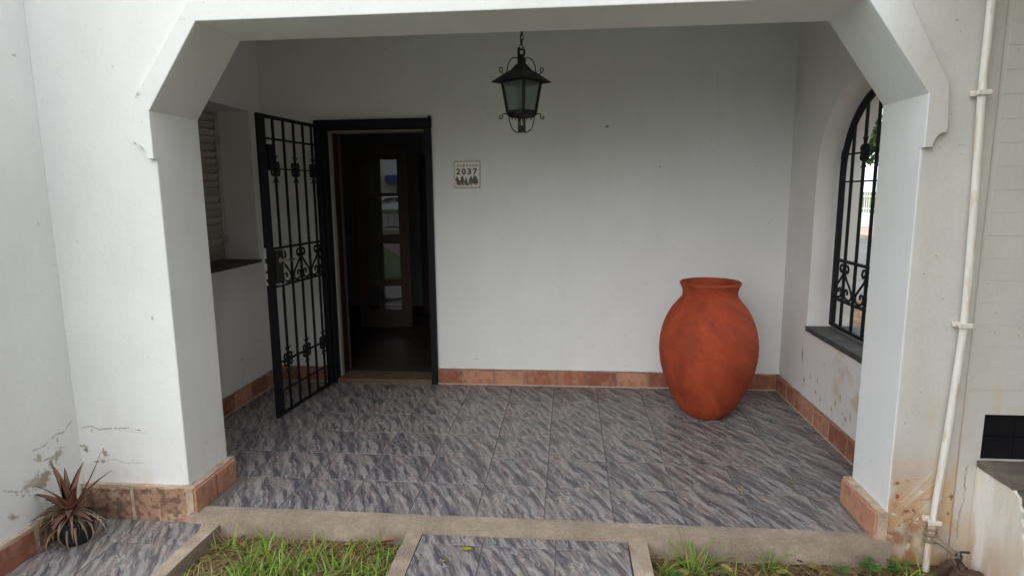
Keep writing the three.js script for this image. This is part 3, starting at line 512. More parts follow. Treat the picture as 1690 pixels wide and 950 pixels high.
// ---------------------------------------------------------------- glazed inner door, standing ajar in the dark hall
{
  const t = thing('glazed_door', 'dark wooden inner door with glass panes standing ajar in the hall', 'door', [-2.16, 0.034, -1.83]);
  t.rotation.y = THREE.MathUtils.degToRad(12);
  const W = 0.58, xs = [[0.10, 0.215], [0.245, 0.465]], ys = [[0.20, 0.475], [0.55, 0.95], [1.05, 1.475], [1.51, 1.87]];
  const f = extrude(rect(0, W, 0, 2.0), xs.flatMap(([a, b]) => ys.map(([c, d]) => rect(a, b, c, d))), 0.036, 0.002);
  mesh('leaf_frame', worldUV(f.translate(0, 0, -0.018)), mDoorWood, t);
  const gl = mat({ color: 0xffffff, roughness: 0.01, transmission: 1, thickness: 0, ior: 1.75 });
  for (const [a, b] of xs) for (const [c, d] of ys) mesh('pane', new THREE.PlaneGeometry(b - a, d - c).translate((a + b) / 2, (c + d) / 2, 0), gl, t);
  const d2 = thing('front_door', 'dark solid front door folded back inside the hall on the left', 'door', [-1.70, 0.036, -0.205]);
  d2.rotation.y = THREE.MathUtils.degToRad(118);
  mesh('leaf', worldUV(rbox(0, 0.76, 0, 1.98, -0.02, 0.02, 0.004)), mat({ map: rep(woodTex([26, 17, 14], [44, 28, 22]), 0.5, 1.4), roughness: 0.6 }), d2);
  for (const [y0, y1] of [[0.15, 0.9], [1.05, 1.85]]) mesh('panel', rbox(0.12, 0.64, y0, y1, -0.027, 0.027, 0.008), mDoorWood, d2);
}

// ---------------------------------------------------------------- house number plaque
{
  const c = document.createElement('canvas'); c.width = c.height = 512; const g = c.getContext('2d');
  g.fillStyle = '#e6dfd3'; g.fillRect(0, 0, 512, 512);
  const q = rng(8); for (let i = 0; i < 900; i++) { g.fillStyle = `rgba(${150 + q() * 60},${140 + q() * 50},${118 + q() * 50},0.16)`; g.fillRect(q() * 512, q() * 512, 2 + q() * 16, 2 + q() * 10); }
  g.strokeStyle = '#a69c86'; g.lineWidth = 10; g.strokeRect(8, 8, 496, 496);
  g.fillStyle = '#8a6448'; g.font = 'italic bold 70px serif'; g.fillText('Alte.', 30, 106);
  g.fillStyle = '#3a221c'; g.font = 'bold 68px sans-serif'; 'BROWN'.split('').forEach((ch, i) => g.fillText(ch, 176 + i * 63, 102));
  g.font = 'bold 158px sans-serif'; g.lineWidth = 9; ['2', '0', '3', '7'].forEach((ch, i) => { g.fillStyle = g.strokeStyle = i ? '#3c1f1c' : '#5a3826'; g.fillText(ch, 34 + i * 113, 252); g.strokeText(ch, 34 + i * 113, 252); });
  const tri = (x, y, w, h, col) => { g.fillStyle = col; g.beginPath(); g.moveTo(x - w / 2, y); g.lineTo(x, y - h); g.lineTo(x + w / 2, y); g.fill(); };
  g.fillStyle = '#3b3a2c'; g.fillRect(36, 372, 84, 84); tri(52, 374, 90, 96, '#332d26'); g.fillStyle = '#2c3326'; g.beginPath(); g.ellipse(156, 372, 36, 92, 0, 0, 7); g.fill(); g.fillRect(148, 440, 14, 26);
  tri(232, 392, 70, 100, '#3b3f2e'); tri(226, 420, 90, 80, '#454a38'); g.fillStyle = '#4c5a3c'; g.fillRect(196, 420, 100, 46); tri(336, 386, 110, 110, '#43302a'); g.fillStyle = '#54382f'; g.fillRect(290, 372, 130, 70);
  g.fillStyle = '#35402e'; g.beginPath(); g.ellipse(416, 352, 44, 76, 0, 0, 7); g.fill(); g.fillStyle = '#3f2d28'; g.fillRect(380, 350, 96, 90); g.fillStyle = '#77684f'; g.fillRect(330, 400, 16, 40); g.fillRect(360, 398, 20, 22); g.fillStyle = '#231d1a'; g.fillRect(400, 396, 28, 46);
  for (let i = 0; i < 70; i++) { g.fillStyle = ['#5a6a44', '#343e2a', '#7d7c5c'][i % 3]; g.fillRect(60 + q() * 410, 432 + q() * 34, 6 + q() * 22, 4 + q() * 8); }
  const tx = new THREE.CanvasTexture(c); tx.colorSpace = THREE.SRGBColorSpace; tx.magFilter = THREE.LinearFilter;
  const t = thing('house_number_plaque', 'small cream ceramic plaque reading 2037 beside the doorway', 'plaque', [-0.604, 1.678, 0]);
  mesh('tile_body', rbox(-0.103, 0.103, -0.103, 0.103, -0.002, 0.012, 0.003), mat({ color: new THREE.Color(0.5, 0.46, 0.38), roughness: 0.5 }), t);
  mesh('printed_face', new THREE.PlaneGeometry(0.196, 0.196).translate(0, 0, 0.0128), mat({ map: tx, roughness: 0.4 }), t);
}

// ---------------------------------------------------------------- hanging lantern
{
  const t = thing('hanging_lantern', 'black iron lantern with frosted panes hanging under the porch ceiling', 'lantern', [-0.111, 1.995, 0.9]);
  t.scale.setScalar(1.05);
  t.rotation.y = THREE.MathUtils.degToRad(11);   // a corner turned to the street
  const sq = (r0, y0, r1, y1) => { const g = new THREE.CylinderGeometry(r1, r0, y1 - y0, 4, 1, true).translate(0, (y0 + y1) / 2, 0); return g; };  // corners on the axes
  mesh('roof', merge([sq(0.178, 0.195, 0.062, 0.262), sq(0.062, 0.262, 0.03, 0.295), sq(0.172, 0.192, 0.058, 0.258)].map((g) => g.toNonIndexed())), mLampIron, t).geometry.computeVertexNormals();
  const corner = (k, r, y) => [r * Math.sin(k * Math.PI / 2), y, r * Math.cos(k * Math.PI / 2)];
  const strut = (a, b, w) => { const A = V(...a), B = V(...b), d = B.clone().sub(A), g = new THREE.BoxGeometry(w, d.length(), w); g.rotateY(Math.PI / 4); g.applyQuaternion(new THREE.Quaternion().setFromUnitVectors(V(0, 1, 0), d.clone().normalize())); return g.translate((A.x + B.x) / 2, (A.y + B.y) / 2, (A.z + B.z) / 2); };
  for (let k = 0; k < 4; k++) {
    mesh('post', strut(corner(k, 0.080, 0.015), corner(k, 0.114, 0.205), 0.013), mLampIron, t);
    const a = corner(k, 0.083, 0.035), b = corner(k + 1, 0.083, 0.035), c = corner(k + 1, 0.112, 0.198), e = corner(k, 0.112, 0.198), n = 10, v = [], ix = [], uv = [];
    for (let i = 0; i <= n; i++) for (let j = 0; j <= n; j++) { const s = i / n, q = j / n; for (let m = 0; m < 3; m++) v.push((a[m] * (1 - s) + b[m] * s) * (1 - q) + (e[m] * (1 - s) + c[m] * s) * q); uv.push(s * 0.14, q * 0.17); }
    for (let i = 0; i < n; i++) for (let j = 0; j < n; j++) { const o = i * (n + 1) + j; ix.push(o, o + n + 1, o + n + 2, o, o + n + 2, o + 1); }
    const g = new THREE.BufferGeometry(); g.setAttribute('position', new THREE.Float32BufferAttribute(v, 3)); g.setAttribute('uv', new THREE.Float32BufferAttribute(uv, 2)); g.setIndex(ix); g.computeVertexNormals();
    mesh('pane', g, mat({ color: new THREE.Color(0.55, 0.60, 0.59), roughness: 0.38, transmission: 0.9, thickness: 0, ior: 1.5, bumpMap: rep(concBump, 0.06), bumpScale: 0.003 }), t);
    mesh('rim', strut(corner(k, 0.082, 0.03), corner(k + 1, 0.082, 0.03), 0.012), mLampIron, t); mesh('rim', strut(corner(k, 0.11, 0.196), corner(k + 1, 0.11, 0.196), 0.010), mLampIron, t);
    // curled irons above and below
    const a0 = k * Math.PI / 2 + (0), dir = (r, y) => [r * Math.sin(a0), y, r * Math.cos(a0)];
    mesh('scroll', tube([dir(0.118, 0.245), dir(0.128, 0.262), dir(0.122, 0.276), dir(0.110, 0.268), dir(0.112, 0.25), dir(0.105, 0.237), dir(0.085, 0.25), dir(0.078, 0.285), dir(0.062, 0.318), dir(0.036, 0.33), dir(0.014, 0.318)], 0.0032, 48, 5), mLampIron, t);
    mesh('scroll', tube([dir(0.124, 0.008), dir(0.131, -0.004), dir(0.123, -0.012), dir(0.112, -0.004), dir(0.112, 0.012), dir(0.098, 0.018), dir(0.078, 0.008), dir(0.070, -0.03), dir(0.052, -0.072), dir(0.026, -0.088), dir(0.004, -0.084)], 0.0034, 48, 5), mLampIron, t);
  }
  mesh('base_plate', merge([sq(0.066, -0.004, 0.084, 0.014), sq(0.084, 0.014, 0.084, 0.028), new THREE.CylinderGeometry(0.083, 0.083, 0.004, 4).translate(0, 0.02, 0)]), mLampIron, t);
  const fr = []; for (let k = 0; k < 4; k++) for (let i = 0; i < 3; i++) { const a = corner(k, 0.066, 0), b = corner(k + 1, 0.066, 0), s = (i + 0.5) / 3; fr.push(new THREE.ConeGeometry(0.004, 0.022, 6).rotateX(Math.PI).translate(a[0] * (1 - s) + b[0] * s, -0.012, a[2] * (1 - s) + b[2] * s)); }
  mesh('fringe', merge(fr), mLampIron, t);
  mesh('pendant', merge([rbox(-0.022, -0.013, -0.085, 0, -0.006, 0.006, 0.002), rbox(0.013, 0.022, -0.085, 0, -0.006, 0.006, 0.002), rbox(-0.022, 0.022, -0.088, -0.05, -0.011, 0.011, 0.004)]), mLampIron, t);
  mesh('bulb', merge([new THREE.SphereGeometry(0.026, 16, 12).translate(0, 0.10, 0), cyl(0.014, 0.014, 0.07, 12).translate(0, 0.16, 0)]), mat({ color: new THREE.Color(0.55, 0.55, 0.52), roughness: 0.3 }), t);
  mesh('crown', merge([cyl(0.026, 0.014, 0.05, 10).translate(0, 0.31, 0), rbox(-0.022, -0.008, 0.29, 0.385, -0.008, 0.008, 0.003), cyl(0.018, 0.018, 0.012, 10).translate(0, 0.335, 0), new THREE.TorusGeometry(0.016, 0.0045, 6, 14).translate(0, 0.36, 0), rbox(0.012, 0.026, 0.29, 0.33, -0.006, 0.006, 0.003)]), mLampIron, t);
  for (let i = 0; i < 21; i++) { const g = new THREE.TorusGeometry(0.012, 0.0032, 5, 12).scale(0.75, 1.35, 1); if (i % 2) g.rotateY(Math.PI / 2); mesh('chain_link', g.translate(0.004 * Math.sin(i), 0.388 + i * 0.0262, 0), mLampIron, t); }
  mesh('cable', tube([[0.0, 0.30, 0.012], [0.02, 0.36, 0.012], [-0.006, 0.42, 0.01], [0.012, 0.48, 0.01], [-0.004, 0.54, 0.008], [0.008, 0.64, 0.006], [-0.004, 0.76, 0.006], [0.0, 0.935, 0]], 0.0028, 64, 5), mLampIron, t);
  mesh('ceiling_hook', merge([cyl(0.03, 0.02, 0.014, 12).translate(0, 0.931, 0)]), mLampIron, t);
}

// ---------------------------------------------------------------- clay jar
{
  const pr = [[0, 0.0], [0.125, 0.0], [0.136, 0.006], [0.160, 0.028], [0.190, 0.062], [0.222, 0.112], [0.250, 0.168], [0.275, 0.225], [0.294, 0.278], [0.312, 0.34], [0.322, 0.40], [0.327, 0.46], [0.325, 0.52], [0.316, 0.58], [0.300, 0.64], [0.276, 0.70], [0.244, 0.755], [0.206, 0.802], [0.186, 0.828], [0.180, 0.848], [0.182, 0.872], [0.190, 0.898], [0.199, 0.914], [0.201, 0.924], [0.196, 0.932], [0.187, 0.930], [0.176, 0.912], [0.168, 0.88], [0.164, 0.85], [0.172, 0.82], [0.20, 0.78], [0.25, 0.70], [0.29, 0.60], [0.30, 0.45], [0.27, 0.28], [0.19, 0.10], [0.1, 0.03], [0, 0.03]];
  const pts = new THREE.SplineCurve(pr.slice(1, -1).map((p) => new THREE.Vector2(...p))).getPoints(130); pts.unshift(new THREE.Vector2(0, 0)); pts.push(new THREE.Vector2(0, 0.03));
  const g = new THREE.LatheGeometry(pts, 96), p = g.attributes.position;
  for (let i = 0; i < p.count; i++) { const x = p.getX(i), y = p.getY(i), z = p.getZ(i), k = 1 + 0.012 * noise3(x * 4, y * 4, z * 4) + 0.0025 * Math.sin(y * 120 + noise3(x * 3, y * 3, z * 3) * 6) * 0.4; p.setXYZ(i, x * k, y + 0.004 * noise3(x * 5 + 9, 2, z * 5), z * k); }
  g.computeVertexNormals();
  const map = canvasTex(1024, 1024, (u, v) => {
    const a = u * Math.PI * 2, x = Math.cos(a) * 2.2, z = Math.sin(a) * 2.2, y = v * 15;
    const n = fbm(x * 1.4 + z * 0.6 + 20, y * 1.2 + z + 30, 5) - 0.5, m = fbm(x * 5 + z * 3 + 50, y * 5 + z * 2, 4) - 0.5, f = vnoise(u * 500, v * 500) - 0.5, ring = (vnoise(3, v * 260) - 0.5);
    let p = [158, 62, 28].map((c, i) => c * (1 + n * [0.22, 0.4, 0.45][i] + m * 0.10 + f * 0.06 + ring * 0.03));
    const bl = sstep(0.50, 0.80, fbm(x * 3 + z + 80, y * 3 + z * 2 + 11, 4)); p = mix3(p, [178, 86, 50], 0.4 * bl);
    const dk = sstep(0.45, 0.8, fbm(x * 1.3 + z * 0.5 + 140, y * 0.9 + z * 0.7 + 71, 5)); p = mix3(p, [118, 42, 22], 0.4 * dk);
    return p;
  }, (c) => { const q = rng(5); for (let i = 0; i < 26; i++) { c.strokeStyle = `rgba(200,130,95,${0.2 + q() * 0.4})`; c.lineWidth = 1 + q() * 3; const x = q() * 1024, y = 380 + q() * 420; c.beginPath(); c.moveTo(x, y); c.lineTo(x + (q() - 0.5) * 12, y + q() * 26); c.stroke(); } });
  const jar = mesh(numbered('clay_jar'), g, mat({ map, roughness: 0.8, bumpMap: rep(concBump, 0.15, 0.12), bumpScale: 0.0012, sheen: 0.15, sheenRoughness: 0.6 }));
  jar.position.set(1.137, 0.0015, 0.552); jar.rotation.y = 0.4; tag(jar, 'large rust orange clay jar standing in the right porch corner', 'jar');
}

// ---------------------------------------------------------------- water pipe
{
  const t = thing('water_pipe', 'thin white water pipe running down the front wall to a tap', 'pipe', [0, 0, 0]);
  const mp = mat({ map: rep(canvasTex(1024, 64, (v, u) => { const n = fbm(u * 4, v * 60, 4) - 0.5, s = sstep(0.55, 0.75, fbm(u * 3 + 5, v * 36 + 3, 4)); let p = [224 + n * 24, 221 + n * 26, 213 + n * 30]; p = mix3(p, [190, 160, 118], 0.45 * s); return mix3(p, [170, 120, 76], 0.5 * sstep(0.5, 0.66, fbm(u * 5, v * 18 + 40, 4)) * sstep(0.80, 0.9, v)); }), 1), roughness: 0.55 });
  const path = [[1.766, 3.4, 2.118], [1.770, 2.6, 2.118], [1.774, 2.2, 2.118], [1.775, 1.906, 2.118], [1.789, 1.494, 2.12], [1.799, 0.99, 2.122], [1.790, 0.718, 2.122], [1.775, 0.395, 2.122], [1.760, 0.11, 2.122], [1.753, -0.05, 2.122], [1.749, -0.2, 2.12]];
  mesh('pipe', tube(path, 0.0148, 120, 14), mp, t);
  const clamp1 = (x, y, w) => { const g = mesh('clamp', merge([new THREE.TorusGeometry(0.017, 0.005, 8, 18).rotateX(Math.PI / 2).scale(1, 2.2, 1).translate(x, y, 2.121), rbox(x - w, x + w, y - 0.011, y + 0.011, 2.084, 2.104, 0.003), rbox(x - w, x + w, y - 0.010, y + 0.010, 2.132, 2.142, 0.003)]), mp, t); return g; };
  clamp1(1.775, 1.906, 0.026); clamp1(1.799, 0.985, 0.027); clamp1(1.761, 0.115, 0.028);
  const mBr = mat({ map: rep(canvasTex(64, 64, (u, v) => { const n = fbm(u * 5, v * 5, 4); return mix3([88, 78, 66], [196, 178, 150], n * 1.2 - 0.1); }), 0.06), roughness: 0.7, metalness: 0.1 });
  const bind = []; for (let i = 0; i < 5; i++) bind.push(new THREE.TorusGeometry(0.019 + (i % 2) * 0.003, 0.005, 6, 16).rotateX(Math.PI / 2 + (i % 2 ? 0.25 : -0.2)).translate(1.7575 - i * 0.0006, 0.08 - i * 0.014, 2.122));
  mesh('joint_binding', merge(bind), mBr, t);
  const tap = mesh('tap', merge([tube([[1.757, 0.045, 2.13], [1.775, 0.04, 2.155], [1.80, 0.024, 2.17], [1.83, 0.0, 2.18]], 0.011, 20, 10), cyl(0.016, 0.019, 0.03, 12).rotateZ(0.9).translate(1.836, -0.004, 2.183)]), mBr, t);
  mesh('handle', merge([tube([[1.828, 0.006, 2.185], [1.845, 0.018, 2.19], [1.878, 0.018, 2.19]], 0.005, 12, 6), rbox(1.82, 1.848, -0.022, 0.012, 2.184, 2.2, 0.006)]), mat({ color: new THREE.Color(0.03, 0.03, 0.028), roughness: 0.6 }), tap);
}

// ---------------------------------------------------------------- vegetation helpers
function strap(arr, { p0, az, el, bend, len, w, thick = 0, col0, col1, seg = 5, twist = 0, fold = 0 }) { // a tapered blade along a bending line
  const ca = Math.cos(az), sa = Math.sin(az); let e = el, x = p0[0], y = p0[1], z = p0[2], a = az;
  const st = arr.pos.length / 3;
  for (let i = 0; i <= seg; i++) {
    const t = i / seg, ww = w * (t < 0.15 ? 0.75 + t * 1.6 : Math.pow(1 - (t - 0.15) / 0.85, 0.75)) * 0.5, c = Math.cos(a + Math.PI / 2 + twist * t), s = Math.sin(a + Math.PI / 2 + twist * t);
    const cr = arr.thick ? 4 : 2;
    const col = col0.map((v, k) => v + (col1[k] - v) * t);
    if (arr.thick) { const th = thick * (1 - t * 0.85), ux = -Math.sin(e) * Math.cos(a), uy = Math.cos(e), uz = -Math.sin(e) * Math.sin(a);
      arr.pos.push(x + c * ww, y, z + s * ww, x + ux * (th - fold * ww), y + uy * (th - fold * ww), z + uz * (th - fold * ww), x - c * ww, y, z - s * ww, x - ux * th, y - uy * th, z - uz * th);
    } else arr.pos.push(x + c * ww, y, z + s * ww, x - c * ww, y, z - s * ww);
    for (let k = 0; k < cr; k++) arr.col.push(...col);
    if (i < seg) for (let k = 0; k < (arr.thick ? 4 : 1); k++) { const b = st + i * cr, k2 = (k + 1) % cr; arr.idx.push(b + k, b + cr + k, b + k2, b + k2, b + cr + k, b + cr + k2); }
    const dl = len / seg; x += Math.cos(e) * Math.cos(a) * dl; y += Math.sin(e) * dl; z += Math.cos(e) * Math.sin(a) * dl; e -= bend / seg;
  }
}
const blades = (thick) => ({ pos: [], col: [], idx: [], thick: !!thick });
function bladeGeo(a) { const g = new THREE.BufferGeometry(); g.setAttribute('position', new THREE.Float32BufferAttribute(a.pos, 3)); g.setAttribute('color', new THREE.Float32BufferAttribute(a.col, 3)); g.setIndex(a.idx); g.computeVertexNormals(); return g; }
const mBlade = mat({ vertexColors: true, roughness: 0.55, transmission: 0.25, thickness: 0 });
const mLeafy = mat({ vertexColors: true, roughness: 0.6 });
const GREEN = () => { const k = rr(0.8, 1.35), y = R(); return [0.15 * k + y * 0.10, 0.31 * k + y * 0.05, 0.030 * k]; };
const STRAW = () => { const k = rr(0.6, 1.2); return [0.34 * k, 0.25 * k, 0.11 * k]; };
function tuft(a, x, z, n, h, spread, y = SOIL) { for (let i = 0; i < n; i++) { const dry = R() < 0.22, c = dry ? STRAW() : GREEN(), az = rr(0, 6.283); strap(a, { p0: [x + rr(-spread, spread), y - 0.004, z + rr(-spread, spread)], az, el: rr(0.55, 1.5), bend: rr(0.2, 2.0), len: h * rr(0.35, 1.3), w: rr(0.004, 0.010), col0: c.map((v) => v * 0.8), col1: c, seg: 5, twist: rr(-0.6, 0.6) }); } }
{ // the grass of the left bed, thick and long; a low mixed sward elsewhere
  const a = blades();
  for (let i = 0; i < 250; i++) { const x = rr(-1.46, -0.62), z = 2.2 + Math.pow(R(), 0.9) * 1.0; const d = sstep(2.16, 2.34, z + 0.10 * Math.sin(x * 9)) * sstep(-1.50, -1.28, x + 0.12 * Math.sin(z * 15)); if (R() < d) tuft(a, x, z, 11, 0.125, 0.025); }
  for (let i = 0; i < 130; i++) tuft(a, rr(-1.46, -0.6), 2.15 + R() * 0.5, 3, 0.075, 0.03);
  for (const [x, z, n, h] of [[-1.12, 2.33, 50, 0.15], [-0.95, 2.40, 50, 0.16], [-1.25, 2.42, 40, 0.15], [-0.8, 2.38, 30, 0.14], [-1.05, 2.47, 60, 0.18], [-0.72, 2.2, 12, 0.11], [-0.9, 2.19, 10, 0.12], [-1.3, 2.22, 8, 0.10]]) tuft(a, x, z, n, h, 0.07);
  tag(mesh(numbered('lawn_grass'), bladeGeo(a), mBlade), 'long green grass in the bed between the two tiled paths', 'grass', null, 'stuff');
  const s = blades(); for (let i = 0; i < 1700; i++) { const L = R() < 0.65, c = STRAW(), k = rr(0.5, 1); strap(s, { p0: [L ? rr(-1.48, -0.6) : rr(0.56, 1.75), SOIL + rr(0.002, 0.022), rr(2.13, 2.55)], az: rr(0, 6.28), el: rr(-0.15, 0.3), bend: rr(-0.3, 0.5), len: rr(0.03, 0.09), w: rr(0.002, 0.006), col0: c.map((v) => v * k), col1: c, seg: 3, twist: rr(-1, 1) }); }
  tag(mesh(numbered('dry_straw'), bladeGeo(s), mLeafy), 'dry straw and litter scattered over the soil', 'straw', null, 'stuff');
  const far = blades(); for (let i = 0; i < 3800; i++) { const x = rr(-2.2, 3.5), z = 3.2 + R() * 8; if (x > -0.6 && x < 0.56 || x < -1.5 && z < 5.2) continue; tuft(far, x, z, 5, 0.12, 0.05, -0.112); }
  tag(mesh(numbered('lawn_grass'), bladeGeo(far), mBlade), 'mown grass of the front lawn towards the street', 'grass', null, 'stuff');
}
{ // separate tufts in the right bed and at the step
  const list = [[0.74, 2.235, 70, 0.21, 0.035, 'tall green grass tuft against the step right of the centre path'], [1.07, 2.19, 34, 0.17, 0.022, 'slim upright grass tuft in the middle of the right soil bed'], [0.59, 2.26, 26, 0.16, 0.02, 'arching grass tuft beside the right kerb of the centre path'], [0.90, 2.30, 20, 0.12, 0.03, 'low grass tuft between the two taller ones on the right'], [1.66, 2.20, 34, 0.13, 0.06, 'grass tuft at the foot of the water pipe'], [1.55, 2.26, 26, 0.10, 0.05, 'short grass tuft below the right pier'], [-0.70, 2.15, 14, 0.12, 0.015, 'thin grass tuft at the step by the left kerb of the centre path']];
  for (const [x, z, n, h, s, label] of list) { const a = blades(); tuft(a, x, z, n, h, s, SOIL - 0.01); tag(mesh(numbered('grass_tuft'), bladeGeo(a), mBlade), label, 'grass tuft', 'grass tufts along the step'); }
  // broad-leaved weeds
  const weed = (x, z, n, size, label) => { const t = thing('weed', label, 'weed', [x, SOIL - 0.012, z], 'broad-leaved weeds below the step'); const st = blades();
    for (let i = 0; i < n; i++) { const az = rr(0, 6.28), h = rr(0.02, 0.08), o = rr(0.01, 0.05), X = Math.cos(az) * o, Z = Math.sin(az) * o, c = [0.055 * rr(0.8, 1.4), 0.15 * rr(0.8, 1.3), 0.03]; strap(st, { p0: [0, 0, 0], az, el: 1.2, bend: 0.4, len: h * 1.1, w: 0.004, col0: c, col1: c, seg: 3 });
      const l = blades(); const rounds = 7, r = size * rr(0.7, 1.2), tz = rr(-0.5, 0.5), tx = rr(-0.4, 0.4); l.pos.push(X, h, Z); l.col.push(...c); for (let k = 0; k <= 12; k++) { const a = k / 12 * 6.283, q = r * (1 - 0.25 * Math.cos(a - az) ** 2); const dx = Math.cos(a) * q, dz = Math.sin(a) * q * 0.9; l.pos.push(X + dx, h + dx * tx + dz * tz + 0.15 * q, Z + dz); l.col.push(...c.map((v) => v * 1.1)); if (k) l.idx.push(0, k + 1, k); } mesh('leaf', bladeGeo(l), mBlade, t); }
    mesh('stem', bladeGeo(st), mBlade, t); };
  weed(1.47, 2.21, 9, 0.021, 'round-leaved green weed under the right end of the step'); weed(1.60, 2.17, 9, 0.019, 'green weed between the right pier and the pipe'); weed(1.36, 2.24, 6, 0.016, 'small green weed in the soil right of the middle tuft'); weed(-0.66, 2.24, 7, 0.014, 'yellow-green weed beside the left kerb of the centre path'); weed(0.66, 2.3, 6, 0.018, 'broad green weed at the foot of the tall right tuft');
}
// fallen leaves
const leafGeos = [0, 1, 2].map((s) => { const q = rng(50 + s), g = new THREE.PlaneGeometry(1, 0.5, 10, 4).rotateX(-Math.PI / 2), p = g.attributes.position; for (let i = 0; i < p.count; i++) { const x = p.getX(i), z = p.getZ(i), w = Math.pow(Math.max(0, 1 - (2 * x) ** 2), 0.6) * (1 + 0.1 * Math.sin(x * 20 + s)); p.setZ(i, z * w * 0.95); p.setY(i, 0.12 * (s - 0.6) * x * x * 2 + Math.abs(z) * (0.25 + 0.2 * s) * w + 0.05 * q()); } g.translate(0, 0.02, 0); g.computeVertexNormals(); return g; });
const leafMats = [[0.52, 0.42, 0.06], [0.46, 0.22, 0.06], [0.20, 0.11, 0.055], [0.42, 0.36, 0.10], [0.13, 0.07, 0.04]].map((c) => mat({ color: new THREE.Color(...c), roughness: 0.7, map: rep(canvasTex(64, 64, (u, v) => { const n = 190 + 90 * (fbm(u * 6, v * 6, 4) - 0.4) - 40 * sstep(0.04, 0.0, Math.abs(v - 0.5)); return [n, n, n]; }), 1) }));
function leaf(x, y, z, size, m, label, group, tilt = 0.1) { const o = mesh(numbered('fallen_leaf'), leafGeos[Math.floor(R() * 3)], leafMats[m]); o.position.set(x, y + 0.001, z); o.scale.setScalar(size); o.rotation.set(rr(-tilt, tilt), rr(0, 6.28), rr(-tilt, tilt)); tag(o, label, 'leaf', group); return o; }
leaf(-0.271, PATH, 2.236, 0.056, 0, 'yellow leaf lying on the centre path just below the step', 'fallen leaves'); leaf(-0.356, PATH, 2.333, 0.028, 3, 'small curled pale leaf on the centre path near the bottom edge', 'fallen leaves');
leaf(0.12, 0, 1.344, 0.03, 0, 'small yellow leaf in the middle of the porch floor', 'fallen leaves'); leaf(1.074, 0, 1.676, 0.034, 0, 'pale yellow leaf on the front tiles in front of the jar', 'fallen leaves'); leaf(1.372, 0, 1.567, 0.034, 0, 'pale yellow leaf on the tiles near the right pier', 'fallen leaves'); leaf(0.617, 0, 0.657, 0.028, 3, 'tiny pale leaf on the tiles left of the jar', 'fallen leaves'); leaf(0.48, 0, 0.524, 0.02, 3, 'tiny pale scrap on the tiles near the back skirting', 'fallen leaves');
leaf(-0.655, SOIL + 0.03, 2.16, 0.085, 1, 'orange leaf leaning on the left kerb of the centre path', 'fallen leaves', 0.5); leaf(-1.46, SOIL + 0.02, 2.26, 0.06, 1, 'orange brown leaf by the side path kerb', 'fallen leaves', 0.4);
for (let i = 0; i < 46; i++) leaf(rr(0.57, 1.72), SOIL + rr(-0.004, 0.018), rr(2.145, 2.36), rr(0.03, 0.075), [1, 2, 2, 4, 3][i % 5], 'dry brown leaf on the soil right of the centre path', 'dry leaves in the right soil bed', 0.5);
for (let i = 0; i < 24; i++) leaf(rr(-1.46, -0.62), SOIL + rr(0.0, 0.02), rr(2.14, 2.3), rr(0.025, 0.055), [1, 2, 2, 4, 3][i % 5], 'dry brown leaf in the grass bed between the paths', 'dry leaves in the left bed', 0.6);
for (const [x, z] of [[1.80, 2.17], [1.83, 2.20], [1.86, 2.18], [1.79, 2.215], [1.88, 2.215]]) leaf(x, SOIL + 0.03, z, 0.10, 4, 'dark curled dead leaf heaped at the foot of the pipe', 'dead leaves by the pipe', 0.9);

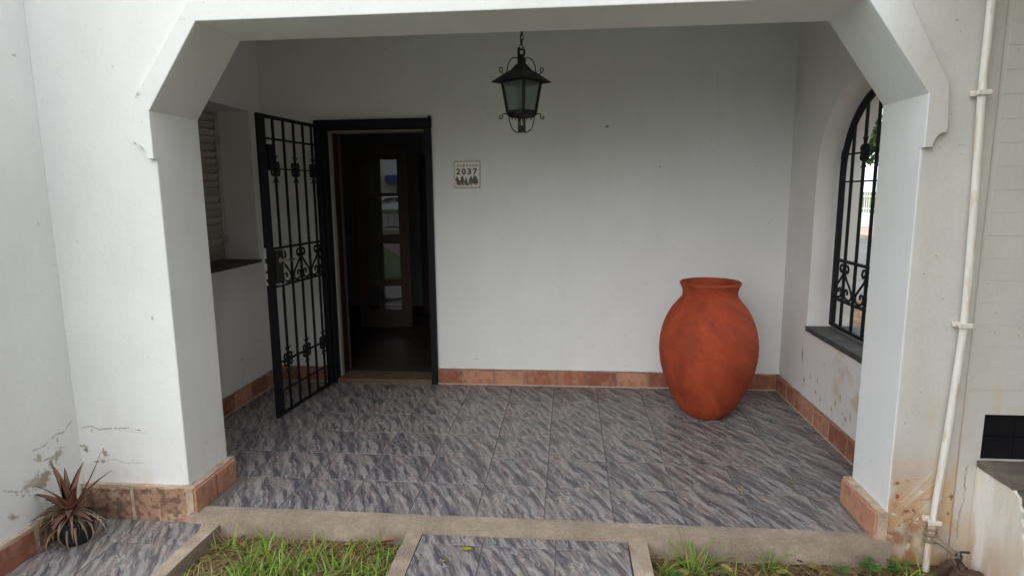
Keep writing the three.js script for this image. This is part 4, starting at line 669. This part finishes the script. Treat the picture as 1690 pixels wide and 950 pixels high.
// ---------------------------------------------------------------- dried aloe in a black pot
{
  const t = thing('potted_aloe', 'withered brown aloe in a black pot by the left wall', 'plant', [-2.10, PATH, 2.30]);
  const pot = new THREE.LatheGeometry([[0, 0], [0.058, 0], [0.064, 0.02], [0.078, 0.105], [0.084, 0.107], [0.084, 0.122], [0.076, 0.122], [0.072, 0.10], [0, 0.10]].map((p) => new THREE.Vector2(...p)), 28);
  mesh('pot', pot, mat({ color: new THREE.Color(0.015, 0.015, 0.017), roughness: 0.6 }), t);
  mesh('soil', new THREE.CylinderGeometry(0.073, 0.073, 0.01, 20).translate(0, 0.104, 0), mat({ map: rep(soilTex, 0.9), roughness: 1 }), t);
  mesh('stem', tube([[0, 0.09, 0], [0.006, 0.13, 0.01], [0.004, 0.17, 0.02]], 0.026, 8, 8), mat({ color: new THREE.Color(0.16, 0.07, 0.035), roughness: 0.8 }), t);
  const one = (o) => { const a = blades(true); strap(a, { p0: [0.004, 0.165, 0.018], seg: 10, thick: 0.006, ...o }); mesh('leaf', bladeGeo(a), mLeafy, t); };
  const dk = () => { const k = rr(0.7, 1.3); return [0.115 * k, 0.058 * k, 0.042 * k]; };
  for (const [az, el, len, bend, w] of [[-0.35, 0.95, 0.30, -0.25, 0.036], [3.5, 1.25, 0.24, 0.5, 0.046], [1.2, 1.35, 0.20, 0.3, 0.050], [2.3, 1.15, 0.20, 0.5, 0.052], [4.6, 1.4, 0.22, 0.9, 0.046], [0.3, 0.75, 0.22, 0.35, 0.046], [2.9, 0.8, 0.20, 0.7, 0.048], [5.5, 0.9, 0.22, 0.5, 0.042], [1.7, 0.7, 0.16, 0.8, 0.052], [0.9, 0.5, 0.17, 0.7, 0.050], [0.05, 0.45, 0.22, -0.4, 0.040], [3.3, 0.35, 0.20, 0.3, 0.042], [2.4, 0.3, 0.16, 0.8, 0.046], [1.4, 0.2, 0.14, 0.9, 0.048], [3.9, 1.1, 0.20, 0.2, 0.040], [0.6, 1.1, 0.19, 0.4, 0.046], [2.0, 0.95, 0.17, 0.3, 0.046], [1.5, 1.05, 0.15, 0.2, 0.044], [2.7, 0.1, 0.17, 0.6, 0.044], [0.4, 0.1, 0.18, 0.4, 0.040]]) { const c = dk(); one({ az, el, len, bend, w, col0: [0.22, 0.095, 0.055], col1: c, fold: 0.45, thick: 0.007 }); }
  for (let i = 0; i < 64; i++) { const k = rr(0.6, 1.25), c = [0.36 * k, 0.25 * k, 0.16 * k]; one({ p0: [rr(-0.03, 0.03), rr(0.11, 0.17), rr(-0.01, 0.04)], az: rr(-0.6, 3.8), el: rr(-0.3, 0.8), len: rr(0.12, 0.24), bend: rr(1.2, 3.4), w: rr(0.012, 0.030), thick: 0.003, col0: c.map((v) => v * 0.5), col1: c, twist: rr(-2, 2), fold: 0.3 }); }
}

// ---------------------------------------------------------------- beyond the arched window: railing and tree of the side street
{
  const t = thing('street_railing', 'white railing across the side street seen through the arched window', 'railing', [12.4, 0, -20]);
  const m = mat({ color: new THREE.Color(0.75, 0.75, 0.74), roughness: 0.6 });
  mesh('low_wall', box(-0.1, 0.1, -0.16, 0.55, -12, 8), m, t);
  for (let i = 0; i <= 100; i++) mesh('bar', box(-0.015, 0.015, 0.55, 1.78, -12 + i * 0.2 - 0.015, -12 + i * 0.2 + 0.015), m, t);
  for (const y of [0.7, 1.2, 1.7]) mesh('rail', box(-0.02, 0.02, y, y + 0.05, -12, 8), m, t);
}
function tree(name, label, x, z, trunkH, r, crown, n, seed, y0 = -0.16, leafSize = 0.11) {
  const t = thing(name, label, 'tree', [x, y0, z]), q = rng(seed), mt = mat({ color: new THREE.Color(0.09, 0.065, 0.045), roughness: 0.95, bumpMap: rep(concBump, 0.3), bumpScale: 0.02 });
  mesh('trunk', merge([tube([[0, -0.1, 0], [0.05, trunkH * 0.5, 0.03], [0, trunkH, 0], [0.05, trunkH + crown * 0.9, 0.05]], r, 20, 9), ...[0, 1, 2, 3, 4].map((k) => { const a = k * 1.26 + q(); return tube([[0, trunkH * 0.85, 0], [Math.cos(a) * crown * 0.35, trunkH + crown * 0.3, Math.sin(a) * crown * 0.35], [Math.cos(a) * crown * 0.75, trunkH + crown * (0.3 + q() * 0.6), Math.sin(a) * crown * 0.75]], r * 0.4, 12, 6); })]), mt, t);
  const cl = []; for (let i = 0; i < 26; i++) { const a = q() * 6.283, e = q(), d = crown * (0.35 + 0.65 * q()); cl.push([Math.cos(a) * d, trunkH + crown * (0.15 + e * 1.1), Math.sin(a) * d, crown * (0.22 + 0.2 * q())]); }
  const pos = [], col = [];
  for (let i = 0; i < n; i++) {
    const c = cl[Math.floor(q() * cl.length)], a = q() * 6.283, u = q() * 2 - 1, rad = c[3] * Math.cbrt(q()), s = Math.sqrt(1 - u * u), P0 = V(c[0] + rad * s * Math.cos(a), c[1] + rad * u * 0.8, c[2] + rad * s * Math.sin(a));
    const d = V(q() - 0.5, q() - 0.7, q() - 0.5).normalize(), w = V(q() - 0.5, q() - 0.5, q() - 0.5).cross(d).normalize(), L = leafSize * (0.7 + 0.6 * q());
    const A = P0, B = P0.clone().addScaledVector(d, L * 0.5).addScaledVector(w, L * 0.26), C = P0.clone().addScaledVector(d, L), D = P0.clone().addScaledVector(d, L * 0.5).addScaledVector(w, -L * 0.26);
    pos.push(...A, ...B, ...C, ...A, ...C, ...D); const k = 0.7 + 0.6 * q(); for (let j = 0; j < 6; j++) col.push(0.055 * k, 0.10 * k, 0.028 * k);
  }
  const g = new THREE.BufferGeometry(); g.setAttribute('position', new THREE.Float32BufferAttribute(pos, 3)); g.setAttribute('color', new THREE.Float32BufferAttribute(col, 3)); g.computeVertexNormals();
  mesh('crown', g, mBlade, t);
}
tree('street_tree', 'leafy street tree glimpsed through the top of the arched window', 6.35, -6.6, 2.1, 0.11, 1.25, 7000, 61);

// ---------------------------------------------------------------- neighbour's party wall that keeps the sky off the right of the front
{
  const t = thing('party_wall', 'tall rendered party wall bounding the front yard on the right', 'wall', [2.5, 0, 0]);
  mesh('wall', worldUV(box(0, 0.2, -0.2, 4.6, 2.5, 11)), mat({ map: rep(concTex, 1.2), roughness: 0.95 }), t);
}
tree('yard_tree', 'leafy tree in the right of the front yard shading the wall', 2.0, 6.6, 2.6, 0.14, 1.7, 14000, 62, -0.12, 0.14);
// ---------------------------------------------------------------- the street in front, which the panes of the inner door mirror
{
  const t = thing('front_railing', 'dark iron railing between the lawn and the avenue', 'railing', [0, 0, 12.8]);
  mesh('kerb_wall', worldUV(box(-5, 14, -0.16, 0.25, -0.08, 0.08)), mConcrete, t);
  for (let i = 0; i < 90; i++) mesh('bar', box(-5 + i * 0.21, -4.982 + i * 0.21, 0.25, 1.25, -0.009, 0.009), mIron, t);
  for (const y of [0.35, 1.2]) mesh('rail', box(-5, 14, y, y + 0.03, -0.012, 0.012), mIron, t);
  const car = thing('parked_car', 'white car parked across the avenue', 'car', [4.4, -0.145, 44.2]);
  const prof = [[-2.05, 0.3], [-2.08, 0.62], [-1.95, 0.86], [-1.15, 0.96], [-0.55, 1.38], [0.75, 1.42], [1.45, 1.0], [2.0, 0.92], [2.1, 0.6], [2.05, 0.3]];
  mesh('body', extrude(prof, [], 1.55, 0.06).translate(0, 0, -0.775), mat({ color: new THREE.Color(0.72, 0.73, 0.74), roughness: 0.25, clearcoat: 0.8 }), car);
  const glz = mat({ color: new THREE.Color(0.02, 0.025, 0.03), roughness: 0.08 });
  for (const s of [-1, 1]) { mesh('window', extrude([[-1.0, 0.98], [-0.52, 1.3], [0.05, 1.33], [0.05, 0.98]], [], 0.01).translate(0, 0, s * 0.842 - 0.005), glz, car); mesh('window', extrude([[0.13, 0.98], [0.13, 1.33], [0.7, 1.34], [1.25, 1.02]], [], 0.01).translate(0, 0, s * 0.842 - 0.005), glz, car); }
  for (const x of [-1.3, 1.3]) for (const s of [-1, 1]) { const w = mesh('wheel', cyl(0.31, 0.31, 0.2, 24).rotateX(Math.PI / 2).translate(x, 0.31, s * 0.78), mat({ color: new THREE.Color(0.02, 0.02, 0.02), roughness: 0.9 }), car); mesh('rim', cyl(0.19, 0.19, 0.02, 16).rotateX(Math.PI / 2).translate(x, 0.31, s * 0.885), mChrome, w); }
  const h = thing('opposite_house', 'pale house with flat roof across the avenue', 'house', [6.4, -0.16, 52]);
  const cr = mat({ color: new THREE.Color(0.55, 0.48, 0.42), roughness: 0.9 }), wh = mat({ color: new THREE.Color(0.7, 0.69, 0.67), roughness: 0.9 });
  mesh('wall', box(-16, -2, 0, 9.5, 0, 8), cr, h); mesh('wall', box(-2, 3, 0, 13.5, 1, 9), wh, h); mesh('wall', box(3, 16, 0, 9.2, 0, 8), cr, h);
  mesh('roof_edge', box(-16.2, -1.99, 9.5, 9.8, -0.3, 8), wh, h); mesh('roof_edge', box(3.01, 16.2, 9.2, 9.5, -0.3, 8), wh, h);
  for (const x of [-13, -9.5, -6, 5, 9, 12.5]) for (const y of [1.1, 4.1, 6.8]) { const w = mesh('window', box(x, x + 1.4, y, y + 1.4, -0.03, 0.05), glz, h); mesh('sill', box(x - 0.1, x + 1.5, y - 0.1, y - 0.002, -0.12, 0.05), wh, w); }
  mesh('door', box(-0.4, 0.7, 0, 2.2, 0.95, 1.05), mDoorWood, h); mesh('awning', box(-1.4, 1.8, 2.6, 3.4, -0.4, 0.98), mat({ color: new THREE.Color(0.06, 0.07, 0.25), roughness: 0.8 }), h);
}

scene.traverse((o) => { if (o.isMesh) o.castShadow = o.receiveShadow = true; });
renderer.render(scene, camera);
